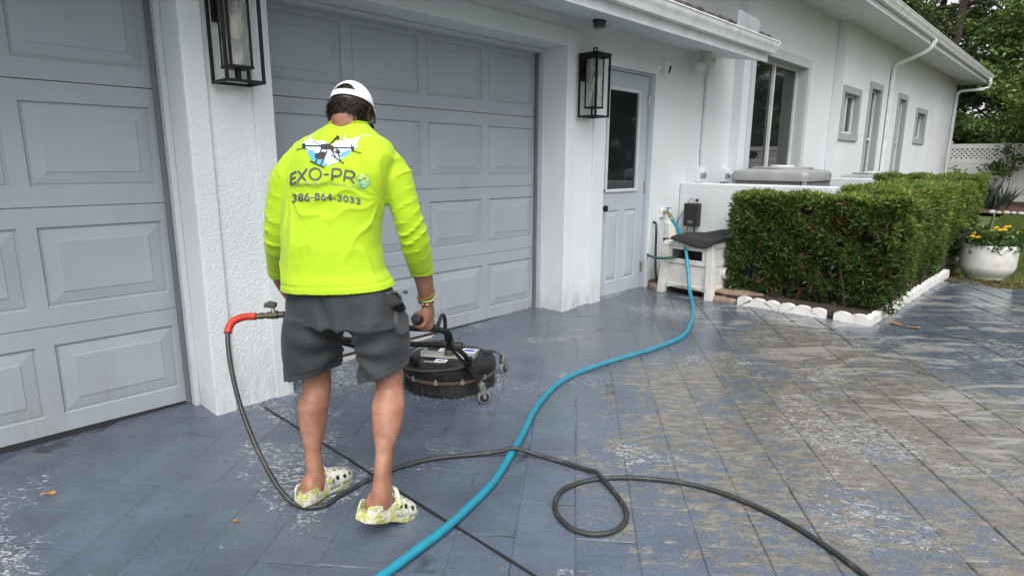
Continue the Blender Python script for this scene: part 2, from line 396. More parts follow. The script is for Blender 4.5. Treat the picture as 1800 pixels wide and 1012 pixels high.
for k, (nv, dl, x, y, w, h) in enumerate(cand):
    if k < 290 and not nv:
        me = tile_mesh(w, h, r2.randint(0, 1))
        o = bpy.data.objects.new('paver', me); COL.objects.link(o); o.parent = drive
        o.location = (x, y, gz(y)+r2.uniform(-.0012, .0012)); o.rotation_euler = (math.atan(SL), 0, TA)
        if id(me) not in fixed:
            bb = bmesh.new(); bb.from_mesh(me); bmesh.ops.recalc_face_normals(bb, faces=bb.faces); bb.to_mesh(me); bb.free(); fixed.add(id(me))
    else:
        c = []
        for du, dv2 in ((-1,-1),(1,-1),(1,1),(-1,1)):
            ux, uy = t2w(du*(w/2-.005), dv2*(h/2-.005)); c.append((x+ux, y+uy))
        rest.add([(q[0], q[1], gz(q[1])-.03) for q in c]+[(q[0], q[1], gz(q[1])) for q in c], [(4,5,6,7),(0,1,5,4),(1,2,6,5),(2,3,7,6),(3,0,4,7)])
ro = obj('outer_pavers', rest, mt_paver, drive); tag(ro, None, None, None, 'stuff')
print('tiles', len(cand))
# black expansion joint strips
mt_seam = M('bitumen_joint', (.012, .012, .013), .55, bs=80, bd=.002)
rj = random.Random(4)
def seam(x0, x1, y, nm):
    P = [(x0+(x1-x0)*i/40, y+rj.uniform(-.0022,.0022), gz(y)+.0015) for i in range(41)]
    mb = MB(); mb.tube(P, [.0062+rj.uniform(-.0015,.0018) for _ in P], 6, flat=.45)
    o = obj('expansion_joint', mb, mt_seam, drive, smooth=True); return o
seam(-2.98, 1.2, 1.242, ''); seam(-.75, 2.5, 5.03, '')

# ------------------------------------------------------------------ house
house = thing('house', 'pale grey stucco house with garage doors, deep eaves and recessed windows', 'house', (-3.06, 4.0, .06))
def hp(name, mb, mat, parent=None, **k): return obj(name, mb, mat, parent or house, world=True, **k)
WX, DXg = -3.06, -3.34
SOF = 2.32
# rough stucco walls (front faces on x = WX); pieces butt against each other
w1 = MB()
w1.box(WX-.30, WX, -4.0, -1.30, -.3, SOF)                       # beyond the first garage door
w1.box(WX-.30, WX, 1.03, 1.44, -.3, 2.112)                      # pillar between the garage doors
w1.box(WX-.30, WX, -1.30, 3.76, 2.112, SOF)                     # header
w1.box(WX-.30, WX, 3.76, 4.27, -.3, SOF)
w1.box(WX-.30, WX, 4.27, 5.03, 2.035, SOF)
w1.box(WX-.30, WX, 5.03, 6.65, -.3, SOF)
hp('wall', w1, mt_stucco)
hp('upper_wall', MB().box(WX-.30, WX-.002, 4.4, 6.65, SOF+.002, 3.6), mt_stucco)
MX = -2.97
w2 = MB()
w2.box(MX-.3, MX, 6.65, 6.95, -.3, 3.6); w2.box(MX-.3, MX, 6.95, 8.58, -.3, .45); w2.box(MX-.3, MX, 6.95, 8.58, 2.46, 3.6); w2.box(MX-.3, MX, 8.58, 9.65, -.3, 3.6)
hp('wall', w2, mt_stucco)
TX = -2.86; YE = 18.3
w3 = MB()
holes = [(9.80, 10.52, 1.70, 2.26), (11.15, 11.69, .30, 2.43), (12.99, 13.48, .30, 2.41), (14.52, 15.28, 1.77, 2.26)]
ys = 9.65
for a, b_, z0, z1 in holes:
    w3.box(TX-.3, TX, ys, a, -.3, 3.6); w3.box(TX-.3, TX, a, b_, z1, 3.6); w3.box(TX-.3, TX, a, b_, -.3, z0); ys = b_
w3.box(TX-.3, TX, ys, YE, -.3, 3.6); w3.box(-9.0, TX-.3, YE-.3, YE, -.3, 3.6)
hp('wall', w3, mt_stucco)
# smooth corner bands where the wall steps out
hp('corner_band', MB().box(MX+.001, MX+.012, 6.652, 6.80, -.2, 3.55), mt_stucco_smooth)
hp('corner_band', MB().box(TX+.001, TX+.012, 9.652, 9.70, -.2, 3.25).box(TX-.105, TX-.001, 9.64, 9.649, -.2, 3.25), mt_stucco_smooth)
# smooth trim bands round the garage openings, proud of the rough stucco
for (a, b_) in ((-1.30, 1.03), (1.44, 3.76)):
    t_ = MB(); e = .10
    if a > 0: t_.box(WX-.001, WX+.016, a-e, a, -.05, 2.24)
    t_.box(WX-.001, WX+.016, b_, b_+e, -.05, 2.24)
    t_.box(WX-.001, WX+.016, a, b_, 2.112, 2.24)
    hp('opening_trim', t_, mt_stucco_smooth, bevel=.006)
    rv = MB()                                                  # door jambs and head inside the reveal
    rv.box(WX-.30, WX-.20, b_-.028, b_-.001, -.05, 2.11); rv.box(WX-.30, WX-.20, a+.001, a+.028, -.05, 2.11); rv.box(WX-.30, WX-.20, a+.03, b_-.03, 2.085, 2.111)
    hp('door_jamb', rv, mt_trim, bevel=.003)
    ws = MB(); ws.box(WX-.262, WX-.248, b_-.052, b_-.03, 0, 2.08)
    hp('weather_strip', ws, M('grey_rubber', (.12,.135,.15), .6), bevel=.002)
# sectional garage doors with raised panels
def garage_door(y0, ncol, pitch, zs, ins):
    W_ = ncol*pitch; th = .045; X = DXg
    back = MB().box(X-.06, X-.03, y0, y0+W_, zs[0], zs[-1]); d = hp('garage_door', back, mt_garage)
    for k in range(4):
        z0, z1 = zs[k]+.0025, zs[k+1]-.0025; pz0, pz1 = z0+.085, z1-.085
        s_ = MB(); ys_ = [y0]
        for c in range(ncol):
            a = y0+c*pitch+ins; b_ = y0+(c+1)*pitch-ins; ys_ += [a, b_]
        ys_.append(y0+W_)
        def fq(a, b_, c, e): s_.add([(X,a,c),(X,b_,c),(X,b_,e),(X,a,e)], [(0,1,2,3)])
        for q in range(len(ys_)-1):
            if q % 2 == 0: fq(ys_[q], ys_[q+1], z0, z1)
            else: fq(ys_[q], ys_[q+1], z0, pz0); fq(ys_[q], ys_[q+1], pz1, z1)
        # rounded lips at the section joints
        s_.add([(X,y0,z1),(X,y0+W_,z1),(X-.008,y0+W_,z1+.003),(X-.008,y0,z1+.003)], [(0,1,2,3)])
        s_.add([(X,y0,z0),(X-.03,y0,z0),(X-.03,y0+W_,z0),(X,y0+W_,z0)], [(0,1,2,3)])
        s_.add([(X,y0,z0),(X,y0,z1),(X-.03,y0,z1),(X-.03,y0,z0)], [(0,1,2,3)]); s_.add([(X,y0+W_,z0),(X,y0+W_,z1),(X-.03,y0+W_,z1),(X-.03,y0+W_,z0)], [(0,1,2,3)])
        link('door_section', s_.mesh('door_section'), mt_garage, d, world=True, fix=False)
        for c in range(ncol):
            a = y0+c*pitch+ins; b_ = y0+(c+1)*pitch-ins
            lv = [(0, 0), (.005, -.011), (.012, -.011), (.014, -.0075), (.062, -.001), (.066, .002), (.070, .002)]
            R = [[(X+dx, a+i_, pz0+i_), (X+dx, b_-i_, pz0+i_), (X+dx, b_-i_, pz1-i_), (X+dx, a+i_, pz1-i_)] for i_, dx in lv]
            link('raised_panel', MB().rings(R, cap0=False).mesh('raised_panel'), mt_garage, d, world=True, fix=False)
    # bottom seal
    hp('bottom_seal', MB().box(X-.05, X+.004, y0+.005, y0+W_-.005, zs[0]-.035, zs[0]-.001), mt_rubber, d)
    return d
garage_door(-1.268, 4, .5655, [.005, .512, 1.047, 1.586, 2.12], .034)
garage_door(1.478, 4, .567, [.045, .566, 1.070, 1.604, 2.135], .034)
hp('threshold', MB().box(DXg-.03, DXg+.05, 1.445, 3.755, -.05, .030).box(DXg-.03, DXg+.06, -1.29, 1.02, -.13, -.075), M('threshold_concrete', (.42, .42, .40), .7, bs=40, bd=.003), bevel=.004)

# service door
sdX = -3.10
case = MB(); case.box(WX-.001, WX+.02, 4.115, 4.275, .0, 2.125); case.box(WX-.001, WX+.02, 5.025, 5.09, .0, 2.125); case.box(WX-.001, WX+.02, 4.275, 5.025, 2.035, 2.125)
hp('door_casing', case, mt_stucco_smooth, bevel=.004)
fr = MB(); fr.box(sdX-.06, WX-.012, 4.272, 4.292, .05, 2.034); fr.box(sdX-.06, WX-.012, 5.006, 5.028, .05, 2.034); fr.box(sdX-.06, WX-.012, 4.292, 5.006, 2.018, 2.034)
hp('door_frame', fr, mt_door, bevel=.002)
hp('door_sill', MB().box(sdX-.06, WX+.015, 4.272, 5.028, -.02, .075), M('sill_concrete', (.20,.215,.235), .6, bs=30, bd=.003), bevel=.006)
sd_ = MB(); Y0, Y1, Z0, Z1 = 4.296, 5.002, .082, 2.014; gy0, gy1, gz0, gz1 = 4.392, 4.842, 1.028, 1.858
X = sdX
pan = [(4.40, 4.60, .20, .84), (4.69, 4.89, .20, .84)]
sd_.box(X-.045, X-.012, Y0, Y1, Z0, gz0-.04).box(X-.045, X-.012, Y0, gy0, gz0-.04, Z1).box(X-.045, X-.012, gy1, Y1, gz0-.04, Z1).box(X-.045, X-.012, gy0, gy1, gz1+.02, Z1)
def fq(mb, a, b_, c, e, x=X): mb.add([(x,a,c),(x,b_,c),(x,b_,e),(x,a,e)], [(0,1,2,3)])
for a, b_, c, e in ((Y0,gy0-.025,gz0-.025,gz1+.025),(gy1+.025,Y1,gz0-.025,gz1+.025),(Y0,Y1,gz1+.025,Z1),(Y0,Y1,.84,gz0-.025),(Y0,Y1,Z0,.20),(Y0,4.40,.20,.84),(4.60,4.69,.20,.84),(4.89,Y1,.20,.84)): fq(sd_, a, b_, c, e)
sd_.box(X-.013, X-.0005, Y0-.0, Y1, Z0-.004, Z0)
door = link('service_door', sd_.mesh('service_door'), mt_door, house, world=True, fix=False)
for a, b_, c, e in pan:
    lv = [(0,0),(.006,-.010),(.014,-.010),(.018,-.007),(.045,-.001),(.050,0.001)]
    link('raised_panel', MB().rings([[(X+dx,a+i,c+i),(X+dx,b_-i,c+i),(X+dx,b_-i,e-i),(X+dx,a+i,e-i)] for i,dx in lv], cap0=False).mesh('raised_panel'), mt_door, door, world=True, fix=False)
gf = MB(); o_, i_ = .027, .0
for a, b_, c, e in ((gy0-o_,gy1+o_,gz1,gz1+o_),(gy0-o_,gy1+o_,gz0-o_,gz0),(gy0-o_,gy0,gz0,gz1),(gy1,gy1+o_,gz0,gz1)): gf.box(X-.01, X+.014, a, b_, c, e)
hp('glass_frame', gf, M('door_lite_frame', (.55,.58,.61), .45), door, bevel=.004)
hp('pane', MB().box(X-.02, X-.006, gy0, gy1, gz0, gz1), mt_glass, door)
kn = MB(); kz = .868; ky = 4.325
def knob(mb, y, z, big=True):
    prof = [(.030,0),(.030,.006),(.012,.010),(.011,.028),(.022,.034),(.029,.048),(.027,.060),(.014,.066)] if big else [(.028,0),(.028,.010),(.018,.016),(.014,.026)]
    n = 16
    R = [[(X+h, y+r*math.cos(6.2832*j/n), z+r*math.sin(6.2832*j/n)) for j in range(n)] for r, h in prof]
    mb.rings(R)
knob(kn, ky, kz); hp('handle', kn, mt_bronze, door, smooth=40)
kn = MB(); knob(kn, ky, 1.018, False); hp('deadbolt', kn, mt_bronze, door, smooth=40)
for z in (1.80, 1.035, .285):
    h_ = MB(); h_.tube([(X+.012, 5.004, z-.05),(X+.012, 5.004, z+.05)], .008, 8).box(X-.002, X+.006, 4.985, 5.003, z-.048, z+.048)
    hp('hinge', h_, mt_steel, door)

# windows
mt_frame = M('white_window_frame', (.66, .67, .65), .4, dirt=(.5,.48,.42), ds=9)
mt_curtain = M('dim_curtain', (.05, .09, .10), .9, bs=12, bd=.02)
def window(xw, a, b_, z0, z1, rec, band, bz=None, bars=(), slider=True, sill=True, mat=mt_trim):
    xg = xw-rec; fwid = .035
    f_ = MB()
    for y0, y1, c, e in ((a,b_,z1-fwid,z1),(a,b_,z0,z0+fwid),(a,a+fwid,z0+fwid,z1-fwid),(b_-fwid,b_,z0+fwid,z1-fwid)): f_.box(xg-.03, xg+.02, y0+.001, y1-.001, c+.001, e-.001)
    for kind, q in bars:
        if kind == 'v': f_.box(xg-.02, xg+.026, q-.022, q+.022, z0+fwid, z1-fwid)
        else: f_.box(xg-.02, xg+.026, a+fwid, b_-fwid, q-.02, q+.02)
    wnd = hp('window', f_, mt_frame, bevel=.003)
    hp('pane', MB().box(xg-.012, xg-.006, a+.01, b_-.01, z0+.01, z1-.01), mt_glass, wnd)
    c_ = MB(); bt = bz or band
    c_.box(xw-.001, xw+.022, a-band, b_+band, z1, z1+bt)
    c_.box(xw-.001, xw+.022, a-band, a, z0, z1).box(xw-.001, xw+.022, b_, b_+band, z0, z1)
    if sill: c_.box(xw-.001, xw+.03, a-band, b_+band, z0-bt, z0)
    hp('casing', c_, mat, wnd, bevel=.004)
    r_ = MB(); r_.box(xg-.03, xw-.001, b_-.006, b_-.0012, z0+.002, z1-.008).box(xg-.03, xw-.001, a+.0012, a+.006, z0+.002, z1-.008).box(xg-.03, xw-.001, a+.007, b_-.007, z1-.006, z1-.0012)
    hp('reveal', r_, mat, wnd)
    return wnd
window(MX, 6.95, 8.58, .45, 2.46, .13, .10, .11, [('v', 7.80)], mat=mt_trim)
hp('curtain', MB().box(MX-.29, MX-.28, 7.0, 8.5, .5, 2.4), mt_curtain)
window(TX, 9.80, 10.52, 1.70, 2.26, .075, .10, .10, [('v', 10.16)], mat=mt_trim_dark)
window(TX, 11.15, 11.69, .30, 2.43, .08, .10, .10, [('h', 1.66)], sill=False, mat=mt_trim_dark)
window(TX, 12.99, 13.48, .30, 2.41, .07, .10, .10, [('h', 1.66)], sill=False, mat=mt_trim_dark)
window(TX, 14.52, 15.28, 1.77, 2.26, .09, .10, .10, [], mat=mt_trim_dark)

# eaves: soffit, fascia, gutter
def eave(xw, zs, xf, zb, y0, y1, gut_top, end_cap=True):
    s_ = MB().add([(xw,y0,zs),(xf,y0,zb),(xf,y1,zb),(xw,y1,zs),(xw,y0,zs+.03),(xf,y0,zb+.03),(xf,y1,zb+.03),(xw,y1,zs+.03)], [(0,1,2,3),(4,5,6,7),(0,1,5,4),(1,2,6,5),(2,3,7,6),(3,0,4,7)])
    so_ = hp('soffit', s_, mt_soffit)
    # groove lines of the soffit panels
    hp('fascia', MB().box(xf, xf+.022, y0, y1, zb-.012, gut_top-.01), mt_trim_light)
    x0 = xf+.024; zt = gut_top; zbg = zt-.105
    prof = [(x0,zt),(x0,zbg),(x0+.055,zbg),(x0+.060,zbg+.012),(x0+.064,zbg+.030),(x0+.078,zbg+.052),(x0+.090,zbg+.072),(x0+.092,zt-.008),(x0+.100,zt-.006),(x0+.100,zt+.004),(x0+.088,zt+.004),(x0+.086,zbg+.075),(x0+.073,zbg+.055),(x0+.059,zbg+.033),(x0+.052,zbg+.006),(x0+.004,zbg+.006),(x0+.004,zt)]
    g_ = hp('gutter', MB().extrude_y(prof, y0, y1+.02), mt_white, smooth=35)
    if end_cap: hp('gutter_cap', MB().extrude_y([(x0,zt-.001),(x0,zbg-.003),(x0+.057,zbg-.003),(x0+.063,zbg+.012),(x0+.068,zbg+.030),(x0+.082,zbg+.052),(x0+.095,zbg+.072),(x0+.103,zt-.001)], y1+.021, y1+.026), mt_white, g_)
    return x0
mt_trim_light = M('fascia_paint', (.68,.72,.74), .5, bs=30, bd=.0008)
gx = eave(WX, SOF, -2.555, 2.235, -4.0, 6.21, 2.40)
# drip edge and roof behind the gutter
mt_rooftile = M('brown_grey_roof_tile', (.085,.07,.062), .85, var=.4, vs=30, bs=60, bd=.01)
hp('roof', MB().add([(-2.52,-4.0,2.42),(-6.5,-4.0,4.0),(-6.5,4.4,4.0),(-2.52,4.4,2.42)],[(0,1,2,3)]).add([(-2.52,4.4,2.42),(-3.06,4.4,2.634),(-3.06,6.2,2.634),(-2.52,6.2,2.42)],[(0,1,2,3)]), mt_rooftile)
rt_ = random.Random(3)
for k in range(14):
    y = 6.17-.175*k; d = rt_.uniform(-.012,.012); w_ = .168
    if y-w_ < 3.6: break
    o = MB(); z = 2.425+rt_.uniform(0,.012)
    R = [[(-2.475+d+s*-.30, y-w_+w_*q/6, z+s*.12+.018*math.sin(math.pi*q/6)+dz) for q in range(7)]+[(-2.475+d+s*-.30, y-w_+w_*q/6, z+s*.12+.018*math.sin(math.pi*q/6)+dz-.018) for q in range(6,-1,-1)] for s, dz in ((0,0),(1,.0))]
    hp('roof_tile', o.rings(R), mt_rooftile)
# grey splash guard on the gutter edge and the bullnose tile beside it
hp('splash_guard', MB().add([(-2.435,5.27,2.40),(-2.435,5.73,2.40),(-2.435,5.745,2.50),(-2.435,5.70,2.515),(-2.435,5.30,2.535),(-2.435,5.265,2.50)],[(0,1,2,3,4,5)]).add([(-2.44,5.27,2.40),(-2.44,5.73,2.40),(-2.44,5.745,2.50),(-2.44,5.70,2.515),(-2.44,5.30,2.535),(-2.44,5.265,2.50)],[(5,4,3,2,1,0)]), M('grey_sheet_metal', (.33,.35,.38), .45))
# main eave
gx2 = eave(TX, 3.20, -2.36, 3.165, 5.0, 18.75, 3.335)
hp('gable_soffit', MB().box(-9.0, TX-.001, YE+.002, 18.75, 3.20, 3.23).box(-9.0, -2.36, 18.751, 18.77, 3.16, 3.34), mt_soffit)
hp('soffit_return', MB().box(MX-.4, TX-.001, 5.0, 9.65, 3.202, 3.232), mt_soffit)
hp('roof', MB().add([(-2.28,5.0,3.35),(-7.5,5.0,5.2),(-7.5,18.8,5.2),(-2.28,18.8,3.35)],[(0,1,2,3)]).add([(-7.5,5.0,5.2),(-12,5.0,3.4),(-12,18.8,3.4),(-7.5,18.8,5.2)],[(0,1,2,3)]), mt_rooftile)
hp('back_wall', MB().box(-9.3, -9.0, -4, YE, -.3, 3.4).box(-9.0, -3.5, -4.3, -4.0, -.3, 2.6).box(-9.0,-3.37,4.55,4.6,2.4,3.9), mt_stucco)
for yg in (YE-.02, 5.05): hp('gable_wall', MB().add([(-3.0,yg,3.3),(-7.5,yg,5.15),(-9.2,yg,3.3)],[(0,1,2)]), mt_stucco)
# downspouts
def downspout(pts, w=.075, h=.055):
    P = spline(pts, 5); mb = MB()
    a = Vector((0,1,0)); R = []
    for i, p in enumerate(P):
        t_ = (P[min(i+1,len(P)-1)]-P[max(i-1,0)]).normalized(); b_ = t_.cross(a).normalized()
        R.append([p+a*w/2*s1+b_*h/2*s2 for s1, s2 in ((-1,-1),(1,-1),(1,1),(-1,1))])
    mb.rings(R); return hp('downspout', mb, mt_white, bevel=.006)
downspout([(-2.30,12.2,3.24),(-2.30,12.2,3.17),(-2.38,12.2,3.06),(-2.70,12.2,2.93),(-2.80,12.2,2.86),(-2.815,12.2,2.72),(-2.815,12.2,2.4),(-2.815,12.2,.3)])
downspout([(-2.27,18.6,3.26),(-2.27,18.6,3.12),(-2.33,18.6,3.03),(-2.72,18.25,2.97),(-2.80,18.2,2.90),(-2.815,18.2,2.7),(-2.815,18.2,.35)])
# ------------------------------------------------------------------ wall lanterns
def lantern(loc, label):
    t_ = thing('wall_lantern', label, 'wall lamp', loc, 0, 'black box lanterns on the garage wall')
    w, x0, x1, H_ = .083, .03, .19, .44       # local: x out from the wall, z up from lantern bottom
    f = MB(); b = .0135
    xs, ys_ = (x0, x1), (-w, w)
    for x in xs:
        for y in ys_: f.box(x-b/2, x+b/2, y-b/2, y+b/2, b/2, H_-b/2)
    for z in (0, H_):
        for x in xs: f.box(x-b/2, x+b/2, -w-b/2, w+b/2, z-b/2, z+b/2)
        for y in ys_: f.box(x0+b/2, x1-b/2, y-b/2, y+b/2, z-b/2, z+b/2)
    obj('outer_frame', f, mt_black, t_, bevel=.0012)
    i = MB(); c = (x0+x1)/2; hw, z0, z1, b2 = .047, .072, H_-.012, .011
    for sx in (-1, 1):
        for sy in (-1, 1): i.box(c+sx*hw-b2/2, c+sx*hw+b2/2, sy*hw-b2/2, sy*hw+b2/2, z0, z1)
    i.box(c-hw-.008, c+hw+.008, -hw-.008, hw+.008, z0-.012, z0)
    for sx in (-1, 1): i.box(c+sx*.018-.006, c+sx*.018+.006, -.006, .006, .007, z0-.012)
    obj('inner_cage', i, mt_black, t_, bevel=.001)
    obj('top_cover', MB().box(c-.088, c+.088, -w-.012, w+.012, H_+.007, H_+.026), mt_black, t_, bevel=.002)
    l = MB(); l.box(c-.018, c-.011, -.006, .006, H_+.027, H_+.064).box(c+.011, c+.018, -.006, .006, H_+.027, H_+.064).box(c-.018, c+.018, -.006, .006, H_+.064, H_+.071)
    obj('finial_loop', l, mt_black, t_)
    obj('back_plate', MB().box(.001, .022, -.058, .058, .27, H_-.01).box(.022, x0+.02, -.03, .03, .33, .37), mt_black, t_, bevel=.002)
    for k, (sx, sy) in enumerate(((1,0),(-1,0),(0,1),(0,-1))):
        g_ = MB()
        if sx: g_.box(c+sx*hw-.0015, c+sx*hw+.0015, -hw+.006, hw-.006, z0, z1)
        else: g_.box(c-hw+.006, c+hw-.006, sy*hw-.0015, sy*hw+.0015, z0, z1)
        obj('glass_pane', g_, mt_lantern, t_)
    bu = MB(); bu.lathe([(.013,.36),(.015,.33),(.014,.30),(.010,.298)], (c,0,0), 12)
    obj('socket', bu, mt_black, t_, smooth=40)
    bb = MB(); bb.lathe([(.006,.297),(.012,.285),(.019,.25),(.021,.22),(.017,.19),(.006,.178)], (c,0,0), 14)
    obj('bulb', bb, M('lamp_bulb_glass', (.62,.58,.48), .15, spec=.6), t_, smooth=True)
    return t_
lantern((WX, 1.235, 1.606), 'black box wall lantern with seeded glass, on the pillar left of the man')
lantern((WX, 3.975, 1.606), 'black box wall lantern between the wide garage door and the side door')

# lamp under the soffit
t_ = thing('soffit_lamp', 'small dark round lamp under the soffit above the wall lantern', 'lamp', (-2.85, 3.88, 2.284))
obj('base', MB().lathe([(.050,0),(.052,-.012),(.050,-.016)], n=20), mt_black, t_, smooth=35)
obj('lens', MB().lathe([(.046,-.016),(.046,-.05),(.040,-.056),(.02,-.058)], n=20), M('smoked_lens', (.06,.06,.058), .2), t_, smooth=35)
# security camera
t_ = thing('security_camera', 'small white security camera with black face at the side door corner', 'camera', (WX, 5.075, 2.105))
obj('mount', MB().ball((.012,0,0), .022, 8).tube([(.012,0,0),(.03,.005,-.012),(.045,.015,-.012)], .007, 8), mt_white, t_, smooth=True)
hd = Matrix.Rotation(rad(28), 3, 'Y') @ Matrix.Rotation(rad(25), 3, 'X')
c = Vector((.075,.035,-.012))
obj('body', MB().obox(c, hd@Vector((.030,0,0)), hd@Vector((0,.022,0)), hd@Vector((0,0,.052))), mt_white, t_, bevel=.008)
obj('face_plate', MB().obox(c+hd@Vector((.0305,0,0)), hd@Vector((.0015,0,0)), hd@Vector((0,.015,0)), hd@Vector((0,0,.036))), mt_black, t_, bevel=.002)
obj('lens', MB().obox(c+hd@Vector((.0325,0,.018)), hd@Vector((.002,0,0)), hd@Vector((0,.007,0)), hd@Vector((0,0,.007))), mt_glass, t_, bevel=.002)
# motion floodlight under the soffit
t_ = thing('motion_floodlight', 'cream motion-sensor floodlight under the soffit end, above the conduit', 'floodlight', (-2.90, 5.66, 2.292))
mt_cream = M('aged_cream_plastic', (.55,.54,.49), .45, dirt=(.35,.33,.28), ds=12)
obj('base', MB().lathe([(.060,.004),(.060,-.012),(.045,-.022),(.045,-.09),(.03,-.10)], n=18), mt_cream, t_, smooth=35)
def can(p, d, r, l):
    p, d = Vector(p), Vector(d).normalized()
    return MB().tube([p-d*.01, p, p+d*l*.5, p+d*l, p+d*(l+.004)], [r*.6, r*.85, r, r*1.08, r*.95], 16)
obj('lamp_head', can((-.02,-.045,-.095), (.25,-.75,-.62), .046, .085), mt_cream, t_, smooth=35)
obj('sensor', can((.02,.03,-.085), (.45,.55,-.25), .034, .05), mt_cream, t_, smooth=35)
obj('arm', MB().tube([(0,0,-.06),(-.02,-.04,-.09)], .012, 8).tube([(0,0,-.06),(.02,.03,-.085)], .012, 8), mt_cream, t_, smooth=True)
# conduit
t_ = thing('conduit_pipe', 'thin grey conduit pipe running down the wall from the floodlight to a switch box', 'pipe', (WX+.014, 5.98, 1.2))
obj('pipe', MB().tube(spline([(.10,-.16,1.04),(.05,-.06,.98),(.004,.0,.88),(0,.01,.7),(0,0,.35),(0,0,.03)],5), .0125, 10), mt_trim, t_, smooth=True)
for z in (.74, .20): obj('clamp', MB().box(-.012,.016,-.03,.04,z-.008,z+.008), mt_white, t_)
# switch boxes
def swbox(loc, label, w, h, lever):
    t_ = thing('switch_box', label, 'electrical box', loc, 0, 'electrical boxes above the low wall')
    obj('enclosure', MB().box(.001,.05,-w/2,w/2,0,h), mt_white, t_, bevel=.004)
    obj('cover', MB().box(.051,.060,-w/2+.006,w/2-.006,h*.30,h*.62), M('grey_cover', (.30,.31,.32), .5), t_, bevel=.002)
    obj('lever', lever, mt_white, t_, bevel=.003)
swbox((WX, 5.985, 1.062), 'white switch box with grey band at the foot of the conduit', .13, .155, MB().box(.061,.085,.02,.05,.085,.13))
swbox((WX, 6.56, 1.055), 'white disconnect box with round knob left of the big air conditioner', .13, .15, MB().lathe([(.026,0),(.028,.03),(.02,.035)],(.075,.02,.075),14))

# hose tap with brass fitting
t_ = thing('garden_tap', 'brass hose tap with green handle on a small white plate', 'tap', (WX, 5.285, .79))
obj('plate', MB().box(.001,.02,-.05,.03,-.05,.035), mt_white, t_, bevel=.003)
obj('valve', MB().tube([(.02,0,0),(.06,-.005,-.002),(.085,-.02,-.012)], [.016,.018,.015], 10).tube([(.085,-.02,-.012),(.12,-.045,-.035),(.15,-.07,-.055)], [.017,.021,.016], 10), mt_brass, t_, smooth=40)
obj('handle', MB().tube([(.065,-.005,.0),(.068,-.006,.035)], .006, 8).bar((.05,-.02,.038),(.09,.012,.04),.012,.01), M('teal_handle', (.02,.16,.15), .4), t_)

# ------------------------------------------------------------------ blue water hose
mt_blue = M('blue_hose_rubber', (.014, .215, .31), .32, var=.15, vs=8, bs=90, bd=.0008, dirt=(.05,.16,.2), ds=14)
bp = [(-2.905,5.215,.732),(-2.86,5.16,.715),(-2.748,5.08,.640),(-2.62,4.96,.52),(-2.535,4.87,.36),(-2.46,4.78,.19),(-2.36,4.655,.103),(-2.20,4.36,.088),(-2.035,3.996,.077),(-1.958,3.72,.071),(-1.968,3.395,.063),(-2.01,3.127,.058),(-2.049,2.879,.052),(-2.056,2.614,.046),(-2.005,2.393,.041),(-1.895,2.139,.036),(-1.764,1.915,.031),(-1.658,1.719,.027),(-1.562,1.526,.022),(-1.507,1.361,.019),(-1.463,1.189,.015),(-1.438,1.026,.011),(-1.419,.9,.009),(-1.40,.70,.005),(-1.37,.2,-.006),(-1.2,-.5,-.022)]
t_ = thing('water_hose', 'blue water hose curving from the tap across the driveway', 'hose', (-2.905,5.215,.1))
obj('hose', MB().tube(spline(bp,7), .0158, 12), mt_blue, t_, smooth=True, world=True)
obj('coupling', MB().tube([(-2.915,5.225,.738),(-2.885,5.19,.722)], [.020,.019], 12), mt_steel, t_, smooth=40, world=True)

# ------------------------------------------------------------------ hose box, mat, flagstones, transformer, old green hose
mt_box = M('weathered_white_resin', (.60,.59,.55), .6, bs=50, bd=.002, dirt=(.30,.28,.23), ds=10)
bx = thing('hose_box', 'weathered white plastic hose reel box with slotted front and splayed legs', 'storage box', (-2.83, 4.955, .08), rad(-3.5))
bw, bd_, bh = .49, .50, .50
def leg(x, y, sx, sy):
    mb = MB(); b0, b1 = .034, .030; q = .03
    R = [[(x+sx*q*(1-z/bh)+dx*b, y+sy*q*(1-z/bh)+dy*b, z) for dx, dy in ((-1,-1),(1,-1),(1,1),(-1,1))] for z, b in ((0,b0/1),(bh-.045,b1))]
    mb.rings(R); obj('leg', mb, mt_box, bx, bevel=.004)
for x, sx in ((.03,-1),(bw-.03,1)):
    for y, sy in ((.03,-1),(bd_-.03,1)): leg(x, y, sx, sy)
fp = MB()                                           # front board with slot, arched lower rail
fp.box(.004, bw-.004, .014, .028, .06, .28)
obj('front_panel', fp, mt_box, bx, bevel=.003)
fr_ = MB(); fr_.box(.055, bw-.055, .004, .022, .285, .33).box(.055, .085, .006, .024, .333, .445).box(bw-.10, bw-.055, .006, .024, .333, .445).box(.085, bw-.10, .006, .024, .415, .445)
arc = [(.055+ (bw-.11)*i/8, .055+.032*math.sin(math.pi*i/8)) for i in range(9)]
fr_.add([(x,.002,z) for x,z in arc]+[(x,.002,.10) for x,_ in arc]+[(x,.022,z) for x,z in arc]+[(x,.022,.10) for x,_ in arc], [(i,i+1,10+i,9+i) for i in range(8)]+[(18+i,27+i,28+i,19+i) for i in range(8)]+[(i,18+i,19+i,i+1) for i in range(8)]+[(9+i,10+i,28+i,27+i) for i in range(8)])
obj('front_rail', fr_, mt_box, bx, bevel=.002)
obj('slot_shadow_board', MB().box(.08, bw-.09, .18, .19, .30, .45), mt_blackpl, bx)
sp = MB(); sp.box(bw-.03, bw-.014, .02, bd_-.02, .06, .445); obj('side_panel', sp, mt_box, bx, bevel=.003)
sp = MB(); sp.box(.014, .03, .02, bd_-.02, .06, .445); obj('side_panel', sp, mt_box, bx, bevel=.003)
obj('back_panel', MB().box(.055, bw-.055, bd_-.03, bd_-.014, .085, .445), mt_box, bx)
